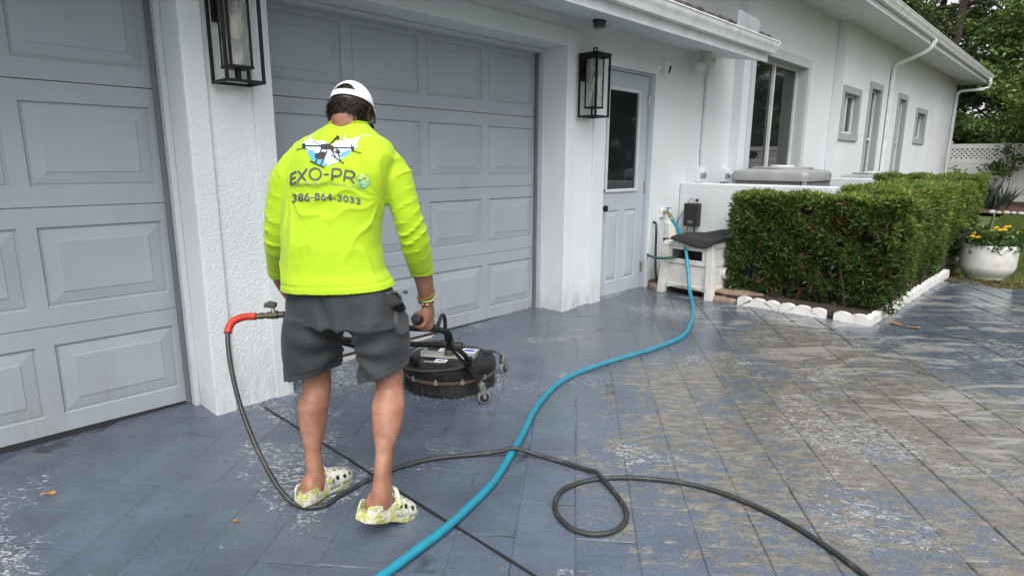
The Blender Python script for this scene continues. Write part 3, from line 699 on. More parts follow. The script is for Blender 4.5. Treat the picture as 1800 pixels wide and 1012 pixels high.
obj('side_rail', MB().box(bw-.022, bw-.006, .055, bd_-.055, .285, .33).box(bw-.022, bw-.006, .055, bd_-.055, .06, .10), mt_box, bx, bevel=.003)
pc = MB(); n = 16
pc.rings([[(bw-.012+h, .25+r*math.cos(6.2832*j/n), .215+r*math.sin(6.2832*j/n)) for j in range(n)] for r, h in ((.055,0),(.055,.035),(.047,.036),(.045,.004))], cap0=False); obj('hose_port', pc, mt_box, bx, smooth=40)
obj('dark_port', MB().rings([[(bw-.0125+h, .25+.045*math.cos(6.2832*j/n), .215+.045*math.sin(6.2832*j/n)) for j in range(n)] for h in (0,.002)]), mt_blackpl, bx)
obj('lid', MB().add([(-.005,-.012,.448),(bw+.005,-.012,.448),(bw+.005,bd_,.448),(-.005,bd_,.448),(.005,0,.485),(bw-.005,0,.485),(bw-.005,bd_,.505),(.005,bd_,.505)],[(0,3,2,1),(4,5,6,7),(0,1,5,4),(1,2,6,5),(2,3,7,6),(3,0,4,7)]), mt_box, bx, bevel=.006)
# mat lying on the lid
mm = MB(); nx, ny = 22, 16; G_ = []
for j in range(ny+1):
    for i in range(nx+1):
        u, v = i/nx, j/ny
        x = -2.73+.47*u+.03*v; y = 4.885+.53*v+.02*math.sin(3*u)
        z = .611+.008*math.sin(7*u+3*v)+.012*(1-abs(2*v-1))+.055*math.sin(math.pi*min(1,max(0,(u-.05)/.9)))*max(0,v-.35)**1.2*1.6+.10*max(0,u-.74)*1.6-.018*u
        if v < .06: z -= (.06-v)*.75*(.25+math.sin(math.pi*u))
        G_.append((x,y,z))
mm.add(G_+[(x,y,z-.012) for x,y,z in G_], [(j*(nx+1)+i,j*(nx+1)+i+1,(j+1)*(nx+1)+i+1,(j+1)*(nx+1)+i) for j in range(ny) for i in range(nx)]+[(q+(nx+1)*(ny+1)+nx+1,q+(nx+1)*(ny+1)+nx+2,q+(nx+1)*(ny+1)+1,q+(nx+1)*(ny+1)) for q in [j*(nx+1)+i for j in range(ny) for i in range(nx)]]
  +[(i+1,i,i+(nx+1)*(ny+1),i+1+(nx+1)*(ny+1)) for i in range(nx)]+[(j*(nx+1)+nx,(j+1)*(nx+1)+nx,(j+1)*(nx+1)+nx+(nx+1)*(ny+1),j*(nx+1)+nx+(nx+1)*(ny+1)) for j in range(ny)]+[((j+1)*(nx+1),j*(nx+1),j*(nx+1)+(nx+1)*(ny+1),(j+1)*(nx+1)+(nx+1)*(ny+1)) for j in range(ny)])
tag(obj('door_mat', mm, M('black_coir_mat', (.020,.020,.021), .95, var=.4, vs=60, bs=220, bd=.006, bst=1), smooth=True), 'curled black door mat lying on the white hose box', 'mat')
# junction cover on the wall behind the box
t_ = thing('outlet_cover', 'white weatherproof outlet cover on the wall behind the hose box', 'outlet cover', (WX, 5.40, .60))
obj('cover', MB().add([(.001,-.06,-.07),(.001,.07,-.07),(.001,.07,.08),(.001,-.06,.08),(.07,-.06,-.07),(.07,.07,-.07),(.045,.07,.08),(.045,-.06,.08)],[(0,3,2,1),(4,5,6,7),(0,1,5,4),(1,2,6,5),(2,3,7,6),(3,0,4,7)]), mt_whitepl, t_, bevel=.006)
obj('gasket', MB().box(.001,.012,-.07,.08,-.085,-.072), mt_rubber, t_)
# transformer box
t_ = thing('transformer_box', 'black low-voltage transformer box hung on the low stucco wall', 'transformer', (-2.88, 5.598, .645))
obj('housing', MB().box(-.075,.075,-.085,-.002,.0,.225), mt_blackpl, t_, bevel=.010)
obj('label_plate', MB().box(-.02,.03,-.0875,-.0852,.03,.06), M('grey_print', (.12,.12,.12), .5), t_)
cb = MB(); cb.tube(spline([(.03,-.04,0),(.032,-.042,-.06),(.03,-.04,-.12),(.035,-.03,-.25)],4), .006, 8); obj('cable', cb, mt_rubber, t_, smooth=True)
cb = MB(); cb.tube(spline([(-.04,-.04,0),(-.05,-.05,-.05),(-.12,-.06,-.06),(-.17,-.03,.02),(-.10,-.03,.14),(-.06,-.03,.22),(-.02,-.04,.27),(.01,-.04,.235)],5), .003, 6); obj('thin_wire', cb, mt_rubber, t_, smooth=True)
obj('hanger', MB().ball((.035,-.03,.255), .016, 8), mt_blackpl, t_, smooth=True)
# dark green hoses at the wall
mt_green = M('dark_green_hose', (.015,.085,.06), .4, bs=90, bd=.0006); mt_dkgreen = M('old_dark_hose', (.014,.03,.028), .5)
tag(obj('old_hose', MB().tube(spline([(-3.05,5.12,.70),(-3.01,5.10,.69),(-2.99,5.08,.60),(-2.985,5.08,.40),(-2.96,5.06,.22),(-2.93,5.08,.10)],6), .012, 8), mt_dkgreen, smooth=True), 'dark green hose stub hanging down the wall beside the side door', 'hose')
tag(obj('green_hose', MB().tube(spline([(-3.05,5.04,.40),(-2.98,4.98,.395),(-2.85,4.90,.40),(-2.74,4.90,.415),(-2.70,4.99,.42),(-2.68,5.1,.40)],6), .012, 8), mt_green, smooth=True), 'green hose running from the wall into the hose box slot', 'hose')
# flagstones
def flag(loc, rx, ry, th, label, sd):
    rr = random.Random(sd); n = 11
    P = [(rx*math.cos(6.283*i/n)*rr.uniform(.82,1.1), ry*math.sin(6.283*i/n)*rr.uniform(.82,1.1)) for i in range(n)]
    mb = MB(); mb.rings([[(x*1.0,y*1.0,0) for x,y in P],[(x*1.02,y*1.02,th*.7) for x,y in P],[(x*.95,y*.95,th) for x,y in P]])
    o = obj('flagstone', mb, mt_stone, bevel=0); o.location = loc; tag(o, label, 'stone', 'tan flagstones by the hose box')
flag((-2.90,5.08,.06), .14,.10,.075, 'tan flagstone against the wall left of the hose box legs', 1)
flag((-2.20,5.17,.055), .22,.17,.10, 'large tan flagstone between the hose box and the hedge', 2)
flag((-2.27,5.02,.06), .17,.09,.055, 'flat tan flagstone at the front right leg of the hose box', 3)
flag((-2.50,5.25,.06), .18,.12,.06, 'tan flagstone underneath the hose box', 4)

# ------------------------------------------------------------------ low walls, air conditioners
def lowwall(name, x0, x1, y0, y1, z1, label):
    o = obj(name, MB().box(x0,x1,y0,y1,-.1,z1), mt_stucco_low, bevel=.012); tag(o, label, 'wall')
mt_stucco_low = stucco('combed_stucco_paint', (.66,.69,.705), 60, 25, .004, .55)
lowwall('low_wall', -3.055, -1.62, 5.60, 5.74, 1.064, 'low stucco wall behind the hose box and hedge')
lowwall('low_wall', -2.965, -1.62, 8.42, 8.56, 1.085, 'low stucco wall behind the big air conditioner')
mt_ac = M('grey_ac_metal', (.30,.305,.315), .42, bs=30, bd=.0008, dirt=(.2,.19,.17), ds=9)
mt_acd = M('dark_ac_grille', (.06,.06,.062), .6)
def ac(loc, w, h, label):
    t_ = thing('air_conditioner', label, 'air conditioner', loc, 0, 'air conditioning units behind the low wall')
    obj('plinth', MB().box(-w/2-.04,w/2+.04,-w/2-.04,w/2+.04,0,.08), M('pad_concrete', (.4,.4,.38), .8), t_)
    obj('core', MB().box(-w/2+.05,w/2-.05,-w/2+.05,w/2-.05,.081,h-.12), mt_acd, t_)
    for sx in (-1,1):
        for sy in (-1,1): obj('corner_post', MB().box(sx*(w/2-.02)-.02,sx*(w/2-.02)+.02,sy*(w/2-.02)-.02,sy*(w/2-.02)+.02,.081,h-.10), mt_ac, t_, bevel=.006)
    n = int(w/.021)
    lv = MB()
    for k in range(n):
        y = -w/2+.045+k*(w-.09)/n
        lv.box(-w/2+.004,-w/2+.016,y,y+.009,.09,h-.105).box(w/2-.016,w/2-.004,y,y+.009,.09,h-.105).box(y,y+.009,-w/2+.004,-w/2+.016,.09,h-.105).box(y,y+.009,w/2-.016,w/2-.004,.09,h-.105)
    tag(obj('louvre_grille', lv, mt_ac, t_), None, None, None, 'stuff')
    def sq(s, z, r=.10, n=6):
        P = []
        for cx, cy, a0 in ((1,1,0),(-1,1,90),(-1,-1,180),(1,-1,270)):
            for q in range(n+1):
                a = rad(a0+90*q/n); P.append((cx*(s-r)+r*math.cos(a), cy*(s-r)+r*math.sin(a), z))
        return P
    obj('top_cover', MB().rings([sq(w/2+.015,h-.118,.06),sq(w/2+.018,h-.06,.06),sq(w/2+.008,h-.03,.07),sq(w/2-.03,h-.010,.10),sq(w/2-.10,h,.14)]), mt_ac, t_, smooth=35)
    obj('fan_ring', MB().lathe([(w*.40,h+.001),(w*.40,h+.012),(w*.36,h+.020),(w*.34,h+.012)], n=36), mt_ac, t_, smooth=35)
    obj('fan_cap', MB().lathe([(w*.16,h+.02),(w*.16,h+.032),(w*.13,h+.036)], n=24), mt_whitepl, t_, smooth=35)
    return t_
ac((-2.44, 6.60, .11), .74, 1.095, 'big grey air conditioner under the tall window, behind the hedge')
ac((-2.32, 9.55, .17), .60, .955, 'small grey air conditioner farther along the wall, only its top showing')

# ------------------------------------------------------------------ leaves
def leaf_mesh(name, base, dirs, length, width, tint, fold=.25, upv=None):
    n = len(base); d = dirs/np.linalg.norm(dirs, axis=1, keepdims=True)
    r = RNG.normal(size=(n,3)) if upv is None else np.tile(upv, (n,1)) + RNG.normal(size=(n,3))*.5
    s = np.cross(d, r); s /= np.linalg.norm(s, axis=1, keepdims=True)+1e-9
    nn = np.cross(s, d)
    L_ = length[:,None]; w_ = width[:,None]
    mid = base + d*L_*.45 + nn*L_*.06
    V = np.stack([base, mid+s*w_*.5+nn*w_*fold, base+d*L_-nn*L_*.05, mid-s*w_*.5+nn*w_*fold], 1).reshape(-1,3)
    me = bpy.data.meshes.new(name); me.vertices.add(4*n); me.vertices.foreach_set('co', V.astype(np.float32).ravel())
    me.loops.add(4*n); me.loops.foreach_set('vertex_index', np.arange(4*n, dtype=np.int32))
    me.polygons.add(n); me.polygons.foreach_set('loop_start', np.arange(0,4*n,4,dtype=np.int32)); me.polygons.foreach_set('loop_total', np.full(n,4,dtype=np.int32))
    a = me.color_attributes.new('tint', 'FLOAT_COLOR', 'POINT')
    T = np.ones((n,4,4), np.float32); T[:,:,:3] = np.clip(tint,0,1)[:,None,:]
    a.data.foreach_set('color', T.ravel()); me.update(calc_edges=True); return me

def rosettes(P, Nn, k, ln, wd, tint, spread=.9, jit=.0):
    n = len(P)
    D_ = np.repeat(Nn, k, 0) + RNG.normal(size=(n*k,3))*spread
    B_ = np.repeat(P, k, 0) + RNG.normal(size=(n*k,3))*jit
    T_ = np.repeat(tint, k, 0)*(1+RNG.normal(size=(n*k,1))*.14)
    return B_, D_, RNG.uniform(ln*.65, ln*1.15, n*k), RNG.uniform(wd*.8, wd*1.2, n*k), T_

# hedge: an L of clipped podocarpus
hx = thing('hedge', 'clipped green hedge behind the scalloped white edging', 'hedge', (-1.5, 5.3, .09))
def hedge_surface():
    # boxes: front arm, side arm, back arm
    boxes = [(-2.30,-.97,5.14,5.56,.985),(-1.58,-.95,5.56,8.30,1.03),(-1.85,-.92,7.70,8.36,1.08)]
    P, Nn, reg = [], [], []
    for bi, (x0,x1,y0,y1,top) in enumerate(boxes):
        faces = [('f', (x1-x0)*1.0, 1.0), ('r', (y1-y0)*1.0, 1.0), ('t', (x1-x0)*(y1-y0), 1), ('l', .45 if bi == 0 else 0, 1), ('b', .6 if bi == 2 else 0, .5)]
        for nm, area, _ in faces:
            m_ = int(area*1500)
            if nm == 'f' and bi > 0: continue
            if nm == 'r' and bi == 2: m_ = int(m_*.8)
            if m_ == 0: continue
            u, v = RNG.uniform(size=m_), RNG.uniform(size=m_)**.9
            dep = np.abs(RNG.normal(size=m_))*.035
            z = .15 + (top-.15)*v
            if nm == 'f': p = np.stack([x0+(x1-x0)*u, y0+dep+.03*(1-v)+.04*np.sin(u*9+v*7)**2, z],1); nn = np.tile([0,-1,.55],(m_,1))
            elif nm == 'r': p = np.stack([x1-dep-.17*(1-v)**1.3+.035*np.sin(u*14+v*5), y0+(y1-y0)*u, z],1); nn = np.tile([1,0,.55],(m_,1))
            elif nm == 'l': p = np.stack([x0+dep, y0+(y1-y0)*u, z],1); nn = np.tile([-1,-.2,.5],(m_,1))
            elif nm == 'b': p = np.stack([x0+(x1-x0)*u, y1-dep, z],1); nn = np.tile([0,1,.5],(m_,1))
            else: p = np.stack([x0+(x1-x0)*u, y0+(y1-y0)*v, top-dep*.6+.012*np.sin(20*u)],1); nn = np.tile([0,0,1.],(m_,1))
            P.append(p); Nn.append(nn); reg.append(np.full(m_, {'f':0,'r':1,'t':2,'l':0,'b':1}[nm]))
    return np.concatenate(P), np.concatenate(Nn), np.concatenate(reg)
P_, N_, rg = hedge_surface()
P_[:,2] += SL*(P_[:,1]-5.2)*.6
keep = np.array([noise.noise(Vector(p)*5.0) for p in P_]) > np.where(rg == 0, -.42, -.6)
edge_low = (P_[:,2] < .32) & (RNG.uniform(size=len(P_)) < .5)
keep &= ~edge_low
P_, N_, rg = P_[keep], N_[keep], rg[keep]
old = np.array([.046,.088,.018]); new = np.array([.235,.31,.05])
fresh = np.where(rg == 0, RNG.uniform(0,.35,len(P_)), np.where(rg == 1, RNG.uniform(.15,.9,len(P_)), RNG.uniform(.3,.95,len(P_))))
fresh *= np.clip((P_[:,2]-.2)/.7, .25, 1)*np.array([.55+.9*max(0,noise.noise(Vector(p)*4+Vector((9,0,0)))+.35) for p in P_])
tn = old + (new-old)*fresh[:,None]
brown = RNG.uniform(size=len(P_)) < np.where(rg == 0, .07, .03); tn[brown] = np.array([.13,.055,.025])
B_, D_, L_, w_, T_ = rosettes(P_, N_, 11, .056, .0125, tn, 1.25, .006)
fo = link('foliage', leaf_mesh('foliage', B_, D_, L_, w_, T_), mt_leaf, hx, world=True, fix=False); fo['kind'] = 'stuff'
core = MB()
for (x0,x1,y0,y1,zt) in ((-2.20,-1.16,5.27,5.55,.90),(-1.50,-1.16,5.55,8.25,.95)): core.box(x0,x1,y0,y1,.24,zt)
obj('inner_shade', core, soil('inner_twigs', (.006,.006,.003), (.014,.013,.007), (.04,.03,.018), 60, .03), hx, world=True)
st = MB(); rs = random.Random(5)
for k in range(300):
    side = rs.random() < .45
    if side: x, y = rs.uniform(-2.24,-1.12), rs.uniform(5.22,5.3)
    else: x, y = rs.uniform(-1.12,-1.06), rs.uniform(5.25,8.2)
    z = rs.uniform(.12,.95) if k > 24 else .09; l = rs.uniform(.08,.22) if k > 24 else rs.uniform(.3,.5)
    if z+l > .88: l = max(.03, .88-z)
    q = (x+rs.uniform(-.08,.08), y+rs.uniform(-.05,.05)-(.03 if side else 0), z+l)
    st.tube([(x,y,z), ((x+q[0])/2+rs.uniform(-.02,.02), (y+q[1])/2, z+l*.5), q], [.0045,.0038,.0025] if k > 24 else [.011,.009,.006], 5)
so_ = obj('twigs', st, mt_bark, hx, world=True); so_['kind'] = 'stuff'
# planting bed soil
bed = MB(); nb = 26
BP = [(-2.34,5.02),(-2.1,4.985),(-1.13,4.985),(-1.10,5.05),(-1.05,7.45),(-1.0,8.6),(-1.9,8.6),(-1.62,5.9),(-3.05,5.6),(-3.05,5.06)]
bm_ = bmesh.new(); vs = [bm_.verts.new((x,y,gz(y)+.012)) for x,y in BP]; bm_.faces.new(vs)
ex = bmesh.ops.extrude_face_region(bm_, geom=list(bm_.faces)); [setattr(v.co, 'z', v.co.z+.045) for v in ex['geom'] if isinstance(v, bmesh.types.BMVert)]
me = bpy.data.meshes.new('planting_bed'); bm_.to_mesh(me); bm_.free()
tag(link('planting_bed', me, mt_soil), 'dark soil under the hedge', None, None, 'structure')

# ------------------------------------------------------------------ scalloped edging blocks
mt_edge = M('chipped_white_concrete', (.70,.69,.66), .75, bs=40, bd=.004, dirt=(.33,.30,.25), ds=14)
def edging(p, q, n, label, seed):
    rr = random.Random(seed); p, q = Vector(p), Vector(q); d = (q-p); L = d.length; t_ = d.normalized(); s_ = Vector((-t_.y, t_.x, 0)); th = .045
    prof = []
    for k in range(n):
        for i in range(9):
            a = math.pi*i/8; prof.append(((k+.5-.5*math.cos(a))*L/n*.998, .044+.030*math.sin(a)**.8+rr.uniform(-.002,.002)))
    pts = [(0.0,-.02)]+prof+[(L,-.02)]
    front = [p+t_*x+Vector((0,0,z)) for x, z in pts]; back = [v+s_*th for v in front]; N_ = len(pts)
    mb = MB(); mb.add(front+back, [(i,i+1,N_+i+1,N_+i) for i in range(N_-1)]+[(N_-1,0,N_,2*N_-1)])
    for i in range(1, N_-2):
        mb.f += [(0, i, i+1) if False else (i, i+1, N_-1 if i+1 > N_//2 else 0), (N_+i, N_+i+1, 2*N_-1 if i+1 > N_//2 else N_)]
    mb.f += [(0, N_//2, N_-1), (N_, N_+N_//2, 2*N_-1)]
    o = obj('edging_block', mb, mt_edge); tag(o, label, 'garden edging', 'scalloped white edging blocks')
names = ['scalloped white edging block nearest the hose box','second scalloped edging block from the hose box','short scalloped edging block beside the gap near the bed corner']
edging((-2.10,4.945,gz(4.94)),(-1.755,4.945,gz(4.94)),3,names[0],1); edging((-1.75,4.945,gz(4.94)),(-1.40,4.947,gz(4.94)),3,names[1],2); edging((-1.345,4.952,gz(4.94)),(-1.105,4.95,gz(4.94)),2,names[2],3)
cx = [(-1.085,4.945),(-1.062,5.46),(-1.048,5.98),(-1.034,6.50),(-1.018,7.02),(-1.003,7.50)]
lb = ['cracked scalloped edging block at the corner, turning along the driveway','scalloped edging block just past the bed corner along the driveway','third edging block back along the right side of the bed','fourth edging block back along the right side of the bed','edging block at the far end of the bed, nearest the white pot']
for i in range(5):
    a, b_ = cx[i], cx[i+1]; edging((a[0],a[1]+.006,gz(a[1])),(b_[0],b_[1]-.006,gz(b_[1])),4,lb[i],10+i)

# ------------------------------------------------------------------ planter pot with flowers
pz = gz(7.75)
pt = thing('flower_pot', 'wide white bowl planter at the end of the driveway', 'planter', (-.735, 7.75, pz-.02))
mt_pot = M('glazed_white_ceramic', (.70,.69,.66), .3, var=.05, dirt=(.5,.47,.42), ds=5, coat=.2)
obj('bowl', MB().lathe([(.15,0),(.155,.02),(.185,.045),(.222,.085),(.235,.13),(.240,.34),(.237,.352),(.224,.35),(.218,.30),(.212,.27)], n=48), mt_pot, pt, smooth=40)
obj('soil', MB().lathe([(.214,.27),(.12,.285),(.01,.288)], n=32), mt_soil, pt, smooth=True)
fx = thing('marigold_plants', 'bushy green plants with yellow flowers growing in the white planter', 'flowers', (-.735, 7.75, pz+.26))
nP = 520; a = RNG.uniform(0,6.283,nP); r = np.sqrt(RNG.uniform(0,1,nP))*.215; hh = .02+RNG.uniform(0,1,nP)*(.18-.25*np.abs(r-.08))
Pp = np.stack([r*np.cos(a)*1.15, r*np.sin(a)*1.1, hh],1)
tn = np.array([.045,.10,.028])+RNG.uniform(0,1,(nP,1))*np.array([.07,.09,.03]); lf = (Pp[:,0] < -.12); tn[lf] = np.array([.15,.20,.11])*RNG.uniform(.7,1.1,(lf.sum(),1))
B_, D_, L_, w_, T_ = rosettes(Pp, np.tile([0,0,.8],(nP,1)), 8, .055, .026, tn, .9, .015)
link('leaves', leaf_mesh('leaves', B_, D_, L_, w_, T_), mt_leaf, fx, fix=False)['kind'] = 'stuff'
mt_yel = M('yellow_petals', (.80,.46,.015), .6, var=.25, vs=80)
rf = random.Random(8)
for k in range(26):
    if k < 12: x, y, z = rf.uniform(-.14,.0), rf.uniform(-.2,-.05), rf.uniform(.12,.17)
    else: x, y, z = rf.uniform(.0,.24), rf.uniform(-.12,.12), rf.uniform(.17,.24)
    rr_ = rf.uniform(.014,.026); fl = MB()
    for q in range(2):
        R = []
        for s, zz in ((.15,0),(1,.006+.012*q),(.7,.014+.01*q),(.1,.012+.01*q)): R.append([(x+rr_*s*(1-.3*q)*math.cos(6.283*j/9)*(1+.18*(j%2)), y+rr_*s*(1-.3*q)*math.sin(6.283*j/9)*(1+.18*(j%2)), z+zz) for j in range(9)])
        fl.rings(R)
    fl.tube([(x,y,z-.07),(x,y,z)], .002, 4)
    obj('flower', fl, mt_yel, fx)
# snake plant
sp = thing('snake_plant', 'tall mottled snake plant leaf standing in the white planter', 'plant', (-.78, 7.83, pz+.26))
mt_snake = M('mottled_snake_leaf', (.085,.12,.055), .4, var=.6, vs=26)
for k, (dx, dy, h, lean) in enumerate(((0,0,.40,.03),(.03,.02,.16,-.04))):
    mb = MB(); R = []
    for i in range(9):
        f = i/8; w_ = (.026*(1-f**3)+.002)*(.7+.6*f if f < .5 else 1)
        R.append([(dx+lean*f-w_, dy, h*f), (dx+lean*f, dy-.008*(1-f), h*f), (dx+lean*f+w_, dy, h*f), (dx+lean*f, dy+.004*(1-f)+.002, h*f)])
    obj('leaf', mb.rings(R), mt_snake, sp, smooth=True)
# white stone by the pot
o = obj('round_stone', MB().ball((0,0,.05), .09, 10, (1.1,.8,.7)), M('pale_stone', (.5,.49,.46), .8, bs=20, bd=.004), smooth=True); o.location = (-1.08,8.0,gz(8)+.03); tag(o, 'pale rounded stone between the hedge end and the white planter', 'stone')

# ------------------------------------------------------------------ lawn, mulch bed, fence
mb = slope_sheet(-3.0, 8, 15.2, 18.26, .02); tag(obj('mulch_bed', mb, mt_mulch), 'brown mulch along the fence', None, None, 'structure')
nG = 52000
gx_ = RNG.uniform(-1.3,1.5,nG); gy_ = 7.2+RNG.uniform(0,1,nG)**.8*8.2
k_ = ~((gx_+.735)**2+(gy_-7.75)**2 < .05) & ~((gx_ < -.95) & (gy_ < 8.9)); gx_, gy_ = gx_[k_], gy_[k_]; nG = len(gx_)
Pg = np.stack([gx_,gy_,SL*(gy_-SY0)-.035],1); dg = np.stack([RNG.normal(size=nG)*.35,RNG.normal(size=nG)*.35,np.ones(nG)],1)
dry = np.array([noise.noise(Vector((x*1.3,y*1.3,3))) for x, y in zip(gx_, gy_)])[:,None]*.5+.35+RNG.normal(size=(nG,1))*.15
near = np.clip(1-(gy_-7.2)/1.2,0,1)[:,None]*.6
tg = np.array([.075,.125,.02])+np.clip(dry+near,0,1)*np.array([.13,.075,.03])
tag(link('lawn_grass', leaf_mesh('lawn_grass', Pg, dg, RNG.uniform(.05,.085,nG), np.full(nG,.007), tg, 0), mt_grass, fix=False), 'short green lawn behind the white planter', None, None, 'stuff')
dl = 260; xx = RNG.uniform(-1.0,.4,dl); yy = 7.18+RNG.uniform(0,.3,dl)
tag(link('leaf_litter', leaf_mesh('leaf_litter', np.stack([xx,yy,SL*(yy-SY0)+.004],1), np.stack([RNG.normal(size=dl),RNG.normal(size=dl),np.full(dl,.15)],1), RNG.uniform(.02,.05,dl), RNG.uniform(.01,.02,dl), np.array([.10,.055,.03])*RNG.uniform(.5,1.6,(dl,1))), mt_leaf, fix=False), 'brown leaf litter at the driveway end', None, None, 'stuff')
fe = thing('fence', 'white vinyl fence with a lattice top at the end of the house', 'fence', (-2.85, 18.36, gz(18.3)))
mt_vinyl = M('white_vinyl', (.82,.82,.80), .45, var=.05)
FX0, FX1, FY = -2.80, 2.4, 18.42
def fpz(*a, nm, bevel=.006): return obj(nm, MB().box(*a), mt_vinyl, fe, world=True, bevel=bevel)
for x in (FX0-.06, -.35, 2.2):
    fpz(x-.06,x+.06,FY-.06,FY+.06,.2,1.80,nm='post'); obj('post_cap', MB().add([(x-.075,FY-.075,1.80),(x+.075,FY-.075,1.80),(x+.075,FY+.075,1.80),(x-.075,FY+.075,1.80),(x,FY,1.86)],[(0,1,4),(1,2,4),(2,3,4),(3,0,4),(3,2,1,0)]).box(x-.075,x+.075,FY-.075,FY+.075,1.785,1.7995), mt_vinyl, fe, world=True)
fpz(FX0,FX1,FY-.022,FY+.022,1.64,1.75,nm='top_rail'); fpz(FX0,FX1,FY-.022,FY+.022,1.29,1.40,nm='middle_rail'); fpz(FX0,FX1,FY-.022,FY+.022,.42,.53,nm='bottom_rail')
k = 0; x = FX0-.25; zl0, zl1 = 1.395, 1.645
while x < FX1-.1:
    for sgn in (1,-1):
        a = x if sgn > 0 else x+.25
        p0, p1 = Vector((a, FY-.004*sgn, zl0)), Vector((a+sgn*.25, FY-.004*sgn, zl1))
        if min(p0.x,p1.x) > FX0-.20 and x < 1.2:
            obj('lattice_slat', MB().bar(p0, p1, .006, .038, (0,1,0)) if False else MB().obox((p0+p1)/2, (p1-p0)/2, (0,.003,0), Vector((-(p1-p0).z,0,(p1-p0).x)).normalized()*.019), mt_vinyl, fe, world=True)
    x += .098
x = FX0
while x < FX1-.05:
    obj('board', MB().box(x+.002,x+.148,FY-.012,FY+.012,.45,1.292), mt_vinyl, fe, world=True, bevel=.002); x += .15
# strappy plants by the fence
def strappy(loc, n, h, tint, label, seed):
    rr = np.random.default_rng(seed); t_ = thing('strappy_plant', label, 'plant', loc, 0, 'strappy plants by the fence')
    d = np.stack([rr.normal(size=n)*.55, rr.normal(size=n)*.55, np.ones(n)],1)
    link('leaves', leaf_mesh('leaves', rr.normal(size=(n,3))*np.array([.10,.10,.0]), d, rr.uniform(h*.6,h*1.1,n), np.full(n,.05), np.array(tint)*rr.uniform(.6,1.3,(n,1))), mt_leaf, t_, fix=False)['kind'] = 'stuff'
    obj('stem', MB().tube([(0,0,-.02),(.02,.01,.1),(.01,0,.25)], [.04,.035,.03], 7), mt_bark, t_)
strappy((-1.95,16.9,gz(16.9)), 90, .75, (.05,.062,.04), 'dark strappy plant in front of the fence, beside the hedge end', 1)
strappy((-1.62,16.3,gz(16.3)), 80, .62, (.055,.07,.045), 'smaller strappy plant right of the dark one by the fence', 2)
# bed border stones and light stones
rb = random.Random(2); bl = MB()
for k in range(34):
    x = -1.5+k*.11; bl.ball((x, 15.2+rb.uniform(-.05,.05), gz(15.2)+.04), rb.uniform(.04,.06), 6, (1,1,.7))
tag(obj('border_stones', bl, M('border_stone', (.45,.44,.42), .8)), 'row of small pale stones edging the mulch', None, None, 'stuff')
# ------------------------------------------------------------------ trees
def limb_pts(p, d, L, k, rr, droop=0):
    P = [Vector(p)]; d = Vector(d).normalized()
    for i in range(k):
        d = (d + Vector((rr.uniform(-.22,.22), rr.uniform(-.22,.22), rr.uniform(-.12,.16)-droop))).normalized(); P.append(P[-1]+d*L/k)
    return P
def tree(label, loc, seed, H=11, crown_r=4.2, dens=1.0, hue=0, cat='tree', base_h=.28, leaf=.17, name='broadleaf_tree', group='trees behind the fence'):
    rr = random.Random(seed); g = np.random.default_rng(seed)
    t_ = thing(name, label, cat, loc, 0, group)
    tr = limb_pts((0,0,-.2), (rr.uniform(-.1,.1),rr.uniform(-.1,.1),1), H*.8, 9, rr)
    r0 = H*.018
    obj('trunk', MB().tube(tr, [r0*(1.25-.95*i/9) for i in range(10)], 9), mt_bark, t_, smooth=True)
    lm = MB(); tips = []
    for k in range(int(15)):
        f = base_h+(1-base_h)*(k+.5)/15; p = tr[min(9,int(f*9))]; a = k*2.4+rr.uniform(-.4,.4)
        L = crown_r*(1.05-.55*f)*rr.uniform(.8,1.15); pts = limb_pts(p, (math.cos(a),math.sin(a),rr.uniform(.1,.55)), L, 6, rr, .01)
        lm.tube(pts, [r0*.42*(1-.13*i) for i in range(7)], 6)
        for q in pts[2:]: tips.append(q)
        for _ in range(3):
            b0 = pts[rr.randint(2,5)]; a2 = a+rr.uniform(-1.2,1.2); p2 = limb_pts(b0, (math.cos(a2),math.sin(a2),rr.uniform(-.1,.6)), L*.45, 4, rr)
            lm.tube(p2, [r0*.2*(1-.18*i) for i in range(5)], 5); tips += p2[1:]
    for q in tr[6:]: tips.append(q)
    obj('limbs', lm, mt_bark, t_, smooth=True)
    T = np.array([tuple(q) for q in tips]); nc = int(len(T)*2.3*dens)
    C_ = T[g.integers(0,len(T),nc)] + g.normal(size=(nc,3))*np.array([.5,.5,.38])*crown_r*.17
    per = 46
    cl = np.repeat(C_, per, 0) + g.normal(size=(nc*per,3))*np.array([.36,.36,.22])*leaf*2.4
    shade = np.repeat(g.uniform(.55,1.35,nc), per)[:,None]*g.uniform(.75,1.25,(nc*per,1))
    tint = np.array([[.088,.140,.032],[.105,.145,.042],[.14,.185,.04]][hue])*shade
    d = g.normal(size=(nc*per,3))*np.array([1,1,.5])+np.array([0,0,-.15])
    me = leaf_mesh('crown', cl, d, g.uniform(leaf*.7,leaf*1.2,nc*per), g.uniform(leaf*.4,leaf*.6,nc*per), tint)
    link('crown', me, mt_leaf, t_, fix=False)
    return t_
TA_ = tree('tall dark broadleaf tree rising just right of the roof end', (-5.2, 27.5, .5), 21, 12.5, 4.6, .62, 0)
TB_ = tree('loose-crowned tree with sky gaps at the top right corner', (-1.6, 31, .6), 22, 13.5, 4.8, .45, 1)
TC_ = tree('broad dark tree filling the gap behind the fence', (-2.4, 24.2, .5), 23, 7.0, 3.4, 1.1, 0, base_h=.12)
dup(TA_, (-9.5, 30, .6), 1.9, 'tree behind the roof ridge, seen above the gutter')
dup(TB_, (-6.8, 36, .7), 2.7, 'pale far tree between the roof end and the dark tree')
dup(TC_, (3.4, 25.5, .4), 2.0, 'broad tree right of the lawn end', (1,1,.8))
